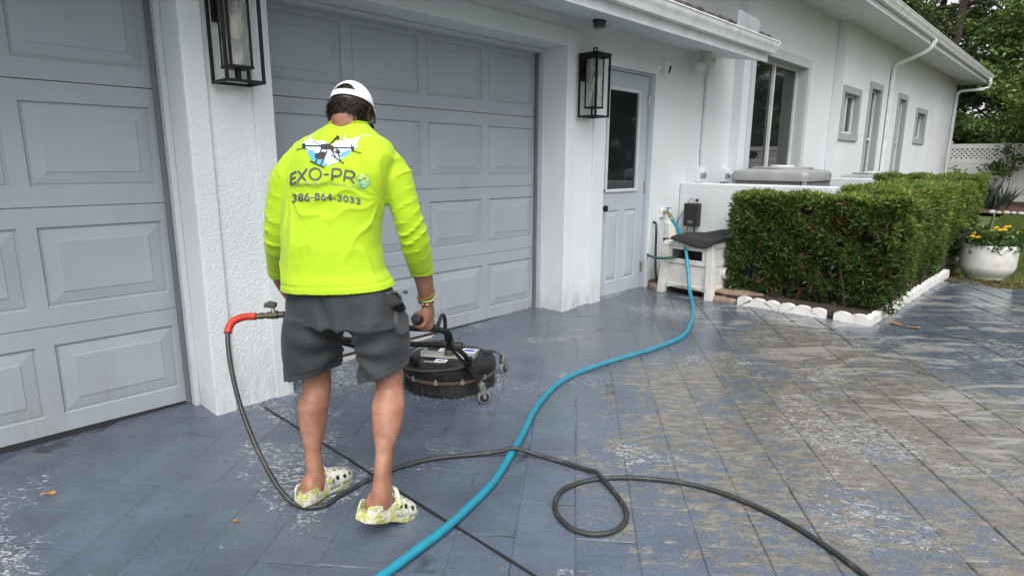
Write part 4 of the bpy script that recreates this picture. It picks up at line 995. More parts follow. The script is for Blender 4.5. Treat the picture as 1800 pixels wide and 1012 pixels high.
for k, (x, y, s, r) in enumerate(((8.5,29,1.0,1.0),(14.5,22,1.05,2.2),(17.5,14,1.0,.4),(19.5,5,1.05,3.3))):
    dup((TA_,TB_,TA_,TB_,TA_)[k], (x,y,gz(y)), r, 'yard tree beyond the right edge, %s' % ('nearest the fence line', 'behind the two broad low trees', 'level with the far windows', 'level with the side door')[k], (s,s,s))
# shrubs over the fence and the branch at right
TS = tree('dense leafy shrub bank just above the fence lattice', (-1.6, 20.6, .45), 31, 3.0, 2.2, 1.2, 0, 'shrub', .08, .12, 'fence_shrub', 'shrubs behind the fence')
dup(TS, (-3.6, 21.3, .45), 2.0, 'leafy shrub behind the fence post, beside the house corner', (1,1,.95))
dup(TS, (1.2, 20.9, .42), 4.2, 'leafy shrub behind the right part of the fence')
TY = tree('light green arching small tree at the right edge in front of the fence', (-.62, 17.3, gz(17.3)), 41, 4.0, 1.45, .8, 2, 'tree', .45, .10, 'young_tree', None)
dup(TC_, (9.0, 22.0, .4), .6, 'broad low tree mirrored low in the side door glass'); dup(TC_, (12.0, 26.5, .5), 3.0, 'second broad tree mirrored behind it in the side door glass', (1.2,1.2,1.3))
# ------------------------------------------------------------------ the man
PB = Vector((-1.8523, 1.0766, 0.0))
man = thing('person', 'man in a neon yellow long-sleeved shirt, grey shorts and white cap pushing the surface cleaner', 'person', PB, YAW)
CAML = Vector((.589, -2.06, CAMH))        # camera spot in the man's frame, only used to drape the print where it sits on the shirt

def ell(c, a, b, th, n=40, p=2.3, upv=None):
    out = []
    for j in range(n):
        t_ = 2*math.pi*j/n; ct, st_ = math.cos(t_), math.sin(t_)
        u = math.copysign(abs(ct)**(2/p), ct)*a; v = math.copysign(abs(st_)**(2/p), st_)*b
        out.append((c[0]+u*math.cos(th)+v*math.sin(th), c[1]-u*math.sin(th)+v*math.cos(th), c[2]))
    return out
def hw2a(hw, b, th): return math.sqrt(max(.0004, hw*hw-(b*math.sin(th))**2))/math.cos(th)
def remesh(mb, vox, smooth_it=4, fac=.5):
    me = mb.mesh('tmp'); b = bmesh.new(); b.from_mesh(me); bmesh.ops.recalc_face_normals(b, faces=b.faces); b.to_mesh(me); b.free()
    o = bpy.data.objects.new('tmp', me); COL.objects.link(o)
    r = o.modifiers.new('r', 'REMESH'); r.mode = 'VOXEL'; r.voxel_size = vox; r.adaptivity = 0; r.use_smooth_shade = True
    s_ = o.modifiers.new('s', 'SMOOTH'); s_.iterations = smooth_it; s_.factor = fac
    dg = bpy.context.evaluated_depsgraph_get(); ev = o.evaluated_get(dg); out = bpy.data.meshes.new_from_object(ev, depsgraph=dg)
    bpy.data.objects.remove(o); out.materials.clear(); return out
def displace(me, fn):
    n = len(me.vertices); co = np.empty(n*3, np.float32); me.vertices.foreach_get('co', co); no = np.empty(n*3, np.float32); me.vertices.foreach_get('normal', no)
    co = co.reshape(-1,3); no = no.reshape(-1,3); d = fn(co, no).astype(np.float32)
    co += no*d[:,None]; me.vertices.foreach_set('co', co.ravel()); me.update()
def cut(me, co, no, near=None, rad_=.0):
    b = bmesh.new(); b.from_mesh(me); co, no = Vector(co), Vector(no).normalized()
    fs = [f for f in b.faces if near is None or (f.calc_center_median()-Vector(near)).length < rad_]
    g_ = list({v for f in fs for v in f.verts})+list({e for f in fs for e in f.edges})+fs
    bmesh.ops.bisect_plane(b, geom=g_, plane_co=co, plane_no=no, clear_outer=True)
    b.to_mesh(me); b.free(); me.update()
def vnoise(co, s, off=0.0, st=(1,1,1)):
    return np.array([noise.noise(Vector((c[0]*s*st[0]+off, c[1]*s*st[1], c[2]*s*st[2]))) for c in co])

# --- shirt
TH = rad(14)
torso = [(-.030,.07,.750,.2130,.146),(-.032,.07,.790,.2115,.145),(-.038,.071,.835,.2010,.140),(-.053,.08,.879,.1868,.128),(-.059,.09,.96,.1791,.124),(-.057,.11,1.05,.1822,.120),(-.046,.13,1.139,.1905,.118),(-.031,.14,1.209,.195,.116),(-.023,.15,1.255,.200,.108),(-.022,.158,1.287,.197,.097),(-.021,.165,1.316,.178,.084),(-.018,.172,1.338,.140,.071),(-.012,.18,1.360,.106,.062),(-.004,.187,1.380,.076,.057),(-.002,.190,1.389,.064,.054)]
armL = [(-.187,.15,1.252),(-.220,.15,1.198),(-.244,.15,1.117),(-.262,.15,1.034),(-.281,.18,.957),(-.304,.24,.895),(-.330,.30,.826),(-.340,.345,.775),(-.325,.385,.705),(-.32,.38,.635)]
armR = [(.155,.14,1.26),(.172,.14,1.2),(.192,.14,1.12),(.211,.14,1.048),(.227,.16,.973),(.234,.20,.904),(.242,.25,.825),(.247,.28,.76),(.248,.31,.695),(.238,.34,.640)]
def torso_rings(sc=1.0, db=0.0, n=56):
    R = []
    for (x,y,z,hw,b) in torso: R.append(ell((x,y,z), hw2a(hw*sc+db, b+db, TH), b*sc+db, TH, n, 2.35))
    return R
sh = MB(); sh.rings(torso_rings())
for arm, rs_ in ((armL, [.040,.057,.055,.051,.051,.050,.047,.046]), (armR, [.040,.058,.056,.052,.053,.052,.046,.045])):
    pts = spline(arm[:8], 6); rr_ = [np.interp(i/6, range(8), rs_) for i in range(len(pts))]
    sh.tube(pts, rr_, 24)
sh.ball((-.182,.150,1.240), .050, 12); sh.ball((.146,.145,1.243), .050, 12); sh.ball((-.168,.150,1.200), .062, 12); sh.ball((.126,.14,1.206), .064, 12)
sme = remesh(sh, .0046, 16, .5)
AL = np.array([tuple(p) for p in spline(armL[:7], 8)]); AR = np.array([tuple(p) for p in spline(armR[:7], 8)])
def shirt_fold(co, no):
    n = len(co); x, y, z = co[:,0], co[:,1], co[:,2]
    dL = np.linalg.norm(co[:,None,:]-AL[None], axis=2); dR = np.linalg.norm(co[:,None,:]-AR[None], axis=2)
    iL, iR = dL.argmin(1)/(len(AL)-1), dR.argmin(1)/(len(AR)-1); mL, mR = dL.min(1), dR.min(1)
    isR = (mR < .072) & (iR > .18); isL = (mL < .072) & (iL > .18)
    n1 = vnoise(co, 9, 3.1, (1,1,.55)); n2 = vnoise(co, 22, 7.7, (1,1,.7))
    out = n1*.0026+n2*.0009
    # gathered folds along each forearm, gentle pulls above the elbow
    for m_, i_, ang in ((isR, iR, .7), (isL, iL, -.7)):
        ph = i_*66+(x*ang+y*.8)*26+n1*4.5
        amp = np.exp(-((i_-.63)/.14)**2)*.0075+np.exp(-((i_-.40)/.14)**2)*.0035
        out += np.where(m_, ((1-np.abs(np.sin(ph*.5)))**2*1.3-.35)*amp*(.6+.8*n2), 0)
        out += np.where(m_ & (i_ > .90) & (i_ < .925), -.0014, 0)
    body = ~(isL | isR)
    # pull lines fanning from the right armpit, hem stitching, loose waist
    px, pz = .135, 1.13; dx, dz = x-px, z-pz; r_ = np.hypot(dx, dz)+1e-6; an = np.arctan2(dz, -dx)
    back = no[:,1] < .1
    out += np.where(body & back, ((1-np.abs(np.sin(an*5.5+n1*3)))**2-.3)*.0075*np.exp(-((r_-.12)/.09)**2), 0)
    px, pz = -.20, 1.14; dx, dz = x-px, z-pz; r_ = np.hypot(dx, dz)+1e-6; an = np.arctan2(dz, dx)
    out += np.where(body & back, ((1-np.abs(np.sin(an*5+n1*3)))**2-.3)*.0065*np.exp(-((r_-.11)/.085)**2), 0)
    out += np.where(body, ((1-np.abs(np.sin(z*20+n1*4+x*9)))**2-.3)*.0065*np.exp(-((z-.93)/.10)**2)*np.clip((np.abs(x+.05)-.04)/.1,0,1), 0)
    hz_ = .812+.05*(x+.03)+.024; out += np.where(body & (np.abs(z-hz_) < .004), -.0022, 0)
    out += np.where(body & back, -.006*np.exp(-((x+.035)/.022)**2)*np.exp(-((z-1.1)/.16)**2), 0)      # spine hollow
    for bx_, bz_ in ((.055,1.20),(-.12,1.20)): out += np.where(body & back, .006*np.exp(-((x-bx_)/.055)**2-((z-bz_)/.06)**2), 0)
    return out
displace(sme, shirt_fold)
cut(sme, (-.03,.07,.812), (.05,0,-1))
for arm in (armL, armR):
    cp, cn = Vector(arm[6]), (Vector(arm[7])-Vector(arm[6])).normalized(); cut(sme, cp+cn*.004, cn, cp+cn*.03, .085)
def fabric(name, col, wave=900, bst=.25, rough=.8, sheen=.2, crease=0.0):
    m, t, b = nodes(name); p = N(t, 'ShaderNodeTexCoord').outputs['Object']
    c = ramp(t, noi(t, p, 7, 5, .6), [(.3, tuple(x*.93 for x in col)), (.7, tuple(min(1,x*1.05) for x in col))])
    lk(t, c, b.inputs['Base Color']); b.inputs['Roughness'].default_value = rough; b.inputs['Sheen Weight'].default_value = sheen; b.inputs['Specular IOR Level'].default_value = .25
    h = mth(t, 'ADD', noi(t, p, wave, 1), mth(t, 'MULTIPLY', noi(t, p, 30, 4), 1.5)); bm0 = bump(t, b, h, bst, .0015)
    if crease:
        cr1 = mth(t, 'ABSOLUTE', mth(t, 'SUBTRACT', noi(t, mapping(t, p, (1.0,1,.45), (0,.5,0)), 16, 3, .55, .8), .5)); cr2 = mth(t, 'ABSOLUTE', mth(t, 'SUBTRACT', noi(t, mapping(t, p, (.5,1,1.0), (0,.35,0)), 22, 3, .55, .8), .5))
        hh_ = mth(t, 'ADD', ss(t, cr1, 0, .16, 1, 0), mth(t, 'MULTIPLY', ss(t, cr2, 0, .12, 1, 0), .7)); hh_ = mth(t, 'MULTIPLY', hh_, ss(t, noi(t, p, 5, 2), .38, .62))
        b2_ = N(t, 'ShaderNodeBump', Strength=crease, Distance=.006); lk(t, hh_, b2_.inputs['Height']); lk(t, b2_.outputs[0], bm0.inputs['Normal'])
    return m
mt_neon = fabric('neon_yellow_polyester', (.39, .59, .015), 700, .3, .7, .15, .12)
shirt = link('shirt', sme, mt_neon, man, smooth=True, fix=False); md = shirt.modifiers.new('thick', 'SOLIDIFY'); md.thickness = .0025; md.offset = -1; shirt['label'] = 'neon yellow long-sleeved shirt with printed back'
# raised seams: collar rib, hem, cuffs, shoulder seam
bvh = BVHTree.FromPolygons([v.co.copy() for v in sme.vertices], [tuple(p.vertices) for p in sme.polygons])
cr = MB(); cr.tube([Vector(q)+Vector((0,0,.002)) for q in ell((-.002,.190,1.385), .067, .056, TH, 32)]+[Vector(ell((-.002,.190,1.385), .067, .056, TH, 32)[0])+Vector((0,0,.002))], .0045, 8, cap=False)
obj('collar', cr, mt_neon, shirt, smooth=True)
def drape_pt(q, off):
    d = (q-CAML).normalized(); h = bvh.ray_cast(CAML, d)
    if h[0] is None: h = bvh.find_nearest(q)
    return h[0]+h[1]*off if h[1].dot(d) < 0 else h[0]-h[1]*off
# print coordinates: X right, Y down on the artwork (units of 1/5.95 photo pixel at the shirt's distance)
_RF = Vector((math.cos(-YAW), math.sin(-YAW), 0))
def art(X, Y):
    px = 490+X/5.95; py = 210+Y/5.95
    d = fw + rt2*((px-900)/1063.86) - up2*((py-506)/1063.86)
    w = Vector((0,0,CAMH)) + d*(2.09/(d.dot(Vector((-math.sin(YAW), math.cos(YAW), 0)))))
    w -= PB; c_, s_ = math.cos(-YAW), math.sin(-YAW)
    return Vector((w.x*c_-w.y*s_, w.x*s_+w.y*c_, w.z))
def flatmat(name, col, rough=.6): return M(name, col, rough, var=.06, vs=60, local=True)
mt_ink = flatmat('charcoal_print', (.095,.088,.095)); mt_inkd = flatmat('black_print', (.018,.018,.022)); mt_ink2 = flatmat('grey_print_fine', (.24,.30,.14))
mt_spl = flatmat('pale_blue_print', (.60,.72,.82)); mt_spl2 = flatmat('blue_print', (.10,.36,.62)); mt_teal = flatmat('teal_print', (.05,.42,.42)); mt_wht = flatmat('white_print', (.78,.82,.85)); mt_org = flatmat('amber_print', (.6,.3,.05))
def drape(polys, mat, name, layer=1, parent=None, tris=None):
    b = bmesh.new()
    for P in polys:
        vs = [b.verts.new((x,y,0)) for x,y in P]
        try: b.faces.new(vs)
        except ValueError: pass
    bmesh.ops.triangulate(b, faces=b.faces)
    for _ in range(5):
        long = [e for e in b.edges if e.calc_length() > 9]
        if not long: break
        bmesh.ops.subdivide_edges(b, edges=long, cuts=1); bmesh.ops.triangulate(b, faces=[f for f in b.faces if len(f.verts) > 3])
    for v in b.verts: v.co = drape_pt(art(v.co.x, v.co.y), .0005*layer+.0011)
    me = bpy.data.meshes.new(name); b.to_mesh(me); b.free()
    return link(name, me, mat, parent or shirt, fix=False, smooth=True)
def stroke(pts, w, closed=False):
    out = []; P = [Vector(p) for p in pts]
    if closed: P.append(P[0])
    for a, b in zip(P[:-1], P[1:]):
        d = b-a
        if d.length < 1e-6: continue
        n_ = Vector((-d.y, d.x)).normalized()*w/2; out.append([tuple(a-n_), tuple(b-n_), tuple(b+n_), tuple(a+n_)])
    for p in P: out.append([(p.x+w/2*math.cos(6.283*k/10), p.y+w/2*math.sin(6.283*k/10)) for k in range(10)])
    return out
def arcp(cx, cy, rx, ry, a0, a1, n=18): return [(cx+rx*math.cos(rad(a0+(a1-a0)*i/n)), cy+ry*math.sin(rad(a0+(a1-a0)*i/n))) for i in range(n+1)]
def V2(pts): return [Vector((p[0],p[1])) for p in pts]
LWD = 21
letters = []
letters.append(stroke(V2([(184,550),(134,574),(127,682),(178,660)]),LWD)+stroke(V2([(130,628),(174,608)]),LWD))                                    # E
letters.append(stroke(V2([(212,545),(278,636)]),LWD)+stroke(V2([(296,520),(200,650)]),LWD))                                                          # X
letters.append(stroke(V2(arcp(384,572,60,59,0,360,26)),LWD))                                                                                          # O
letters.append(stroke(V2([(480,577),(520,577)]),LWD))                                                                                                 # -
letters.append(stroke(V2([(558,628),(566,520),(612,519)]+arcp(614,556,42,37,-90,90,10)+[(564,592)]),LWD))                                            # P
letters.append(stroke(V2([(684,640),(700,536),(752,544)]+arcp(756,578,36,34,-80,95,10)+[(694,604)]),LWD)+stroke(V2([(744,612),(784,662)]),LWD))       # R
for L in letters: drape(L, mt_ink, 'lettering', 2)
def text_polys(s, size, space=1.0, bold=0.0):
    cu = bpy.data.curves.new('txt', 'FONT'); cu.body = s; cu.size = size; cu.space_character = space; cu.offset = bold; cu.resolution_u = 3
    o = bpy.data.objects.new('txt', cu); COL.objects.link(o); dg = bpy.context.evaluated_depsgraph_get(); me = bpy.data.meshes.new_from_object(o.evaluated_get(dg))
    V_ = [(v.co.x, v.co.y) for v in me.vertices]; F_ = [tuple(p.vertices) for p in me.polygons]; bpy.data.objects.remove(o)
    return V_, F_
def lag(p, x):
    s = 0
    for i in range(3):
        t_ = p[i][1]
        for j in range(3):
            if i != j: t_ *= (x-p[j][0])/(p[i][0]-p[j][0])
        s += t_
    return s
def text_line(s, x0, x1, base, capS, mat, bold=0.0, space=1.0):
    V_, F_ = text_polys(s, 1.0, space, bold); xs = [v[0] for v in V_]; ys_ = [v[1] for v in V_]; w_ = max(xs)-min(xs); ch = max(ys_)
    W = [(x0+(v[0]-min(xs))/w_*(x1-x0), v[1]/ch) for v in V_]
    polys = [[(W[i][0], lag(base, W[i][0])-W[i][1]*lag(capS, W[i][0])) for i in f] for f in F_]
    return drape(polys, mat, 'lettering', 2)
text_line('386-864-3033', 142, 856, [(150,868),(480,843),(845,893)], [(150,88),(480,74),(845,72)], mt_ink, .028, 1.05)
text_line('PRESSURE AND SOFT WASH SOLUTIONS', 155, 874, [(155,708),(480,685),(872,748)], [(155,40),(480,33),(872,36)], mt_ink2, .004, 1.03)
# round emblem in place of the last O: ring, dots above, teal bands below
em = drape([arcp(884,640,70,75,0,360,36)[:-1]], flatmat('emblem_ground', (.50,.72,.12)), 'emblem', 1)
drape(stroke(V2(arcp(884,640,70,75,0,360,36)), 4), mt_ink2, 'emblem_ring', 2)
rd = random.Random(9); dots = []
for k in range(46):
    a, r_ = rd.uniform(180,360), rd.uniform(.25,.93); cx_, cy_ = 884+66*r_*math.cos(rad(a)), 640+70*r_*math.sin(rad(a)); dots.append(arcp(cx_, cy_, rd.uniform(2.5,5), rd.uniform(3,6), 0, 360, 6)[:-1])
drape(dots, mt_ink, 'emblem_dots', 2)
bands = []
for k, y in enumerate((642,661,680,698)):
    hw_ = 64*math.sqrt(max(0,1-((y+6-640)/75)**2)); up_ = [(884-hw_+2*hw_*i/10, y+3*math.sin(i)) for i in range(11)]; bands.append(up_+[(x,yy+9) for x,yy in reversed(up_)])
drape(bands[:2], mt_teal, 'emblem_bands', 2); drape(bands[2:], flatmat('green_blue_print', (.03,.34,.40)), 'emblem_bands', 2)
# water splash and drone
spl = [(232,262),(262,238),(282,222),(318,208),(340,176),(352,214),(392,226),(440,262),(478,222),(506,250),(560,262),(600,236),(662,216),(696,164),(700,206),(762,210),(800,186),(850,196),(826,232),(816,270),(836,296),(800,308),(760,340),(724,380),(676,402),(640,440),(560,470),(500,492),(440,486),(392,462),(350,430),(318,380),(300,340),(280,316),(262,290)]
drape([spl], flatmat('icy_blue_print', (.56,.66,.76)), 'splash', 1)
drape([[(302,336),(350,322),(420,330),(470,350),(520,392),(470,452),(520,470),(500,490),(440,484),(392,460),(350,428),(320,380)],[(610,392),(680,345),(740,318),(758,340),(720,378),(672,398)]], mt_spl2, 'splash_shade', 2)
drape([[(340,300),(420,312),(470,345),(440,372),(380,352)],[(560,262),(640,240),(640,300),(600,310)],[(470,392),(560,372),(620,402),(560,458),(500,452)],[(640,250),(740,232),(800,240),(770,268),(680,282)]], mt_spl, 'splash_shade', 3)
drape(stroke(V2([(770,212),(830,192),(880,172),(930,168),(968,176)]),5)+stroke(V2([(300,214),(338,180),(368,158)]),5)+stroke(V2([(660,222),(690,180),(706,154)]),5), mt_spl, 'splash_drops', 1)
drn = stroke(V2([(280,280),(450,284)]),13)+stroke(V2([(540,262),(600,205)]),13)+stroke(V2([(600,298),(770,304)]),12)+stroke(V2([(360,228),(452,284)]),5)
drn += [[(445,268),(520,256),(560,276),(600,298),(640,330),(650,356),(628,368),(590,350),(540,318),(490,322),(440,308)]]
drn += [[(250,256),(282,258),(286,306),(252,308)],[(756,286),(792,290),(794,334),(760,332)],[(602,176),(636,178),(634,214),(604,212)]]
drn += [[(385,362),(470,340),(500,356),(476,412),(430,422),(380,404)]]
drn += stroke(V2([(452,316),(388,452)]),15)+stroke(V2([(506,338),(440,486)]),15)+stroke(V2([(336,440),(476,506)]),13)+stroke(V2([(552,320),(600,400)]),11)+stroke(V2([(556,378),(680,462)]),12)+stroke(V2([(620,360),(650,432)]),11)
drn += stroke(V2([(188,320),(256,308)]),7)+stroke(V2([(270,310),(320,322)]),6)+stroke(V2([(770,334),(862,352)]),8)+stroke(V2([(580,206),(600,200)]),7)+stroke(V2([(636,214),(690,224)]),4)+stroke(V2([(764,266),(766,290)]),8)
drape(drn, mt_inkd, 'printed_drone', 4)
drape([arcp(594,326,13,15,0,360,12)[:-1]], mt_wht, 'printed_drone_lens', 5); drape([arcp(594,326,7,8,0,360,10)[:-1]], mt_inkd, 'printed_drone_lens', 6)
drape([[(556,274),(576,276),(600,294),(584,298)]], mt_org, 'printed_drone_light', 5)

# --- shorts
HT = rad(20)
hips = [(-.030,.07,.860,.165,.105),(-.029,.07,.825,.185,.118),(-.027,.07,.785,.199,.128),(-.021,.07,.724,.2150,.138),(-.014,.06,.690,.2230,.144)]
sLl = [(-.122,.08,.715,.098,.125),(-.133,.08,.665,.099,.120),(-.140,.08,.625,.1035,.112),(-.149,.09,.556,.1030,.104),(-.156,.10,.500,.1010,.100),(-.160,.105,.430,.0986,.098)]
sRr = [(.100,.03,.720,.100,.128),(.112,.03,.675,.095,.122),(.121,.03,.641,.091,.114),(.128,.02,.58,.0840,.104),(.132,.01,.53,.0825,.100),(.135,.005,.450,.0815,.098)]
so2 = MB()
so2.rings([ell((x,y,z), hw2a(hw,b,HT), b, HT, 48, 2.4) for x,y,z,hw,b in reversed(hips)])
for T_, tilt in ((sLl, .10), (sRr, -.18)):
    R = []
    for k, (x,y,z,hw,b) in enumerate(T_):
        rg_ = ell((x,y,z), hw2a(hw,b,HT), b, HT, 40, 2.3)
        R.append(rg_)
    so2.rings(list(reversed(R)))
hme = remesh(so2, .005, 8, .5)
def short_fold(co, no):
    x, y, z = co[:,0], co[:,1], co[:,2]; n1 = vnoise(co, 8, 1.3, (1,1,.5)); n2 = vnoise(co, 20, 9.1, (1,1,.6))
    out = n1*.007+n2*.0025
    back = no[:,1] < .2
    out += np.where(back, -.008*np.exp(-((x+.065-.25*np.clip(.78-z,0,.2))/.010)**2)*np.clip((z-.60)/.05,0,1), 0)      # centre seam
    px, pz = .005, .60; dx, dz = x-px, z-pz; r_ = np.hypot(dx, dz)+1e-6; an = np.arctan2(dz, dx)
    out += np.where(back, np.sin(an*9+n1*4)*.008*np.exp(-((r_-.11)/.09)**2), 0)
    out += np.where(z < .60, np.sin(np.arctan2(y-.05, x-np.where(x < 0,-.15,.13))*6+z*9+n1*3)*.004*np.clip((.60-z)/.12,0,1), 0)
    hemz = np.where(x < 0, .486+(x+.16)*.30-(y)*.08, .520+(x-.134)*.34-(y+.09)*.08)+.018
    out += np.where((z < .62) & (np.abs(z-hemz) < .0035), -.0022, 0)
    return out
displace(hme, short_fold)
cut(hme, (-.160,.0,.486), (.30,-.08,-1), (-.16,.1,.46), .22)
cut(hme, (.134,-.09,.520), (.34,-.08,-1), (.16,0,.47), .17)
mt_short = fabric('charcoal_grey_nylon', (.036,.040,.043), 600, .3, .72, .1, .28)
shorts = link('shorts', hme, mt_short, man, smooth=True, fix=False); md = shorts.modifiers.new('thick', 'SOLIDIFY'); md.thickness = .0025; md.offset = -1; shorts['label'] = 'charcoal grey work shorts'
bvs = BVHTree.FromPolygons([v.co.copy() for v in hme.vertices], [tuple(p.vertices) for p in hme.polygons])
def on_shorts(px, py, off, D_=2.05):
    d = fw + rt2*((px-900)/1063.86) - up2*((py-506)/1063.86); c_, s_ = math.cos(-YAW), math.sin(-YAW); d = Vector((d.x*c_-d.y*s_, d.x*s_+d.y*c_, d.z)).normalized()
    h = bvs.ray_cast(CAML, d); q = h[0] if h[0] is not None else CAML+d*D_
    nn = h[1] if h[0] is not None else -d
    return q+nn*off
mt_short2 = fabric('grey_nylon_pocket', (.075,.079,.081), 600, .3, .75, .1)
# pocket pouch and flap at the right hip, with dark phone edge
def patch(poly, off, th, mat, nm):
    c_ = (sum(p[0] for p in poly)/len(poly), sum(p[1] for p in poly)/len(poly)); P0 = [on_shorts(x,y,.0-.012) for x,y in poly]; P1 = [on_shorts(x,y,off) for x,y in poly]; P2 = [on_shorts(c_[0]+(x-c_[0])*.86, c_[1]+(y-c_[1])*.86, off+th) for x,y in poly]
    return obj(nm, MB().rings([P0,P1,P2]), mat, shorts, smooth=50)
patch([(692,548),(700,546),(708,548),(713,556),(714,572),(711,586),(703,592),(695,588),(692,570)], .004, .010, mt_short2, 'pocket')
patch([(677,514),(688,512),(698,512),(706,520),(708,532),(702,540),(692,540),(682,534)], .006, .007, mt_short2, 'pocket_flap')
patch([(696,540),(703,538),(708,530),(711,536),(709,548),(698,551)], .008, .008, mt_inkd, 'phone')
patch([(688,518),(697,516),(699,528),(691,531)], .015, .003, mt_blackpl, 'tag'); patch([(690,520),(695,519),(697,527),(692,528)], .019, .002, M('tag_print', (.3,.3,.28), .6), 'tag_print')
patch([(706,514),(711,510),(716,510),(717,516),(712,517)], .004, .008, mt_inkd, 'clip')

# --- body: one continuous surface
bo = MB()
bo.rings([ell((x,y,z), hw2a(hw*.78,b*.72,TH), b*.72, TH, 32) for x,y,z,hw,b in torso[2:12]])
bo.rings([ell((x,y,z), hw2a(hw*.76,b*.70,HT), b*.70, HT, 32) for x,y,z,hw,b in reversed(hips)])
legL = [(-.124,.08,.68,.080),(-.140,.085,.603,.074),(-.146,.092,.512,.0655),(-.144,.098,.43,.0580),(-.157,.090,.352,.0625),(-.158,.072,.278,.0520),(-.155,.042,.191,.0345),(-.149,.022,.118,.0325),(-.146,.012,.07,.0350),(-.148,.014,.030,.036)]
legR = [(.105,.03,.68,.080),(.122,.02,.622,.070),(.136,.01,.541,.0600),(.150,-.005,.469,.0540),(.153,-.04,.407,.0635),(.155,-.08,.348,.0555),(.152,-.13,.278,.0345),(.148,-.16,.20,.0315),(.146,-.172,.150,.0370),(.143,-.178,.085,.036)]
for Lg in (legL, legR):
    P = spline([(x,y,z) for x,y,z,_ in Lg], 4); rr_ = [np.interp(i/4, range(len(Lg)), [q[3] for q in Lg]) for i in range(len(P))]
    R = []
    for i, (p, r_) in enumerate(zip(P, rr_)):
        f = np.interp(i/4, [0,3,4,5,6,7,9], [1.05,1.05,1.12,1.12,1.05,1.18,1.3]); off = np.interp(i/4, [0,3,4,5,6,9], [0,0,-.008,-.006,0,.012])
        R.append(ell((p.x,p.y+off,p.z), r_*.85, r_*f*.85, rad(30), 28, 2.15))
    bo.rings(list(reversed(R)))
# feet inside the clogs
FD = {}
def foot_frame(heel, toe, pitch):
    d = (Vector(toe)-Vector(heel)); d.z = 0; d.normalize(); s_ = Vector((d.y,-d.x,0)); return Vector(heel), d, s_, pitch
def fpt(fr, l, s, h):
    o_, d, s_, pt_ = fr; c_, n_ = math.cos(pt_), math.sin(pt_)
    # pitch>0: heel up about the ball of the foot at l = .175
    lb, hb = l-.175, h
    return o_ + d*(.175+lb*c_+hb*n_) + s_*s + Vector((0,0, -lb*n_+hb*c_))
frL = foot_frame((-.187,-.036,.0), (-.075,.182,0), rad(4)); frR = foot_frame((.078,-.235,.0), (.215,-.030,0), rad(24))
for fr_, sg in ((frL,-1),(frR,1)):
    R = []
    for l, w_, h0, h1, so_ in ((.018,.022,.035,.075,0),(.03,.030,.022,.10,0),(.06,.033,.020,.105,0),(.10,.034,.022,.088,0),(.15,.040,.022,.062,.003),(.20,.040,.020,.045,.004),(.23,.028,.02,.036,.004)):
        R.append([fpt(fr_, l, so_*sg+w_*math.cos(6.2832*j/16), (h0+h1)/2+(h1-h0)/2*math.sin(6.2832*j/16)) for j in range(16)])
    bo.rings(R)
for fr_, an in ((frL, (-.150,.012,.055)), (frR, (.147,-.176,.13))):
    bo.tube([Vector(an)+Vector((0,0,.04)), fpt(fr_, .055, 0, .085), fpt(fr_, .07, 0, .05)], [.029,.031,.031], 16)
# arms
for arm in (armL, armR):
    P = spline(arm[:9], 4); rr_ = [np.interp(i/4, range(9), [.022,.036,.042,.040,.042,.041,.037,.033,.0265]) for i in range(len(P))]
    bo.tube(P, rr_, 18)
# neck and head (bowed forward)
HC = Vector((.002,.222,1.432)); HS = .89; hr = Matrix.Rotation(rad(-8), 3, 'Z') @ Matrix.Rotation(rad(-30), 3, 'X')
def hp_(x, y, z): return HC + hr @ Vector((x,y,z))*HS
bo.tube([(-.006,.165,1.30),(-.003,.180,1.36),hp_(0,-.028,-.07),hp_(0,-.01,-.02)], [.070,.056,.054,.055], 20)
def eb(c, rx, ry, rz, n=16):
    R = []
    for i in range(1, n):
        a = math.pi*i/n; R.append([hp_(c[0]+rx*math.sin(a)*math.cos(2*math.pi*j/20), c[1]+ry*math.sin(a)*math.sin(2*math.pi*j/20), c[2]-rz*math.cos(a)) for j in range(20)])
    bo.rings(R)
eb((0,0,.012), .074, .094, .092); eb((0,.030,-.055), .056, .062, .062); eb((0,.068,-.095), .030, .022, .022); eb((0,.098,-.022), .013, .018, .026); eb((0,.092,.012), .045, .012, .014)
for s in (-1,1): eb((.079*s,-.006,-.018), .008, .020, .033, 10); eb((.030*s,.083,-.008), .013,.010,.010, 8); eb((.044*s,.066,-.035), .020,.020,.018, 8)
eb((0,.094,-.062), .022,.008,.008, 8)
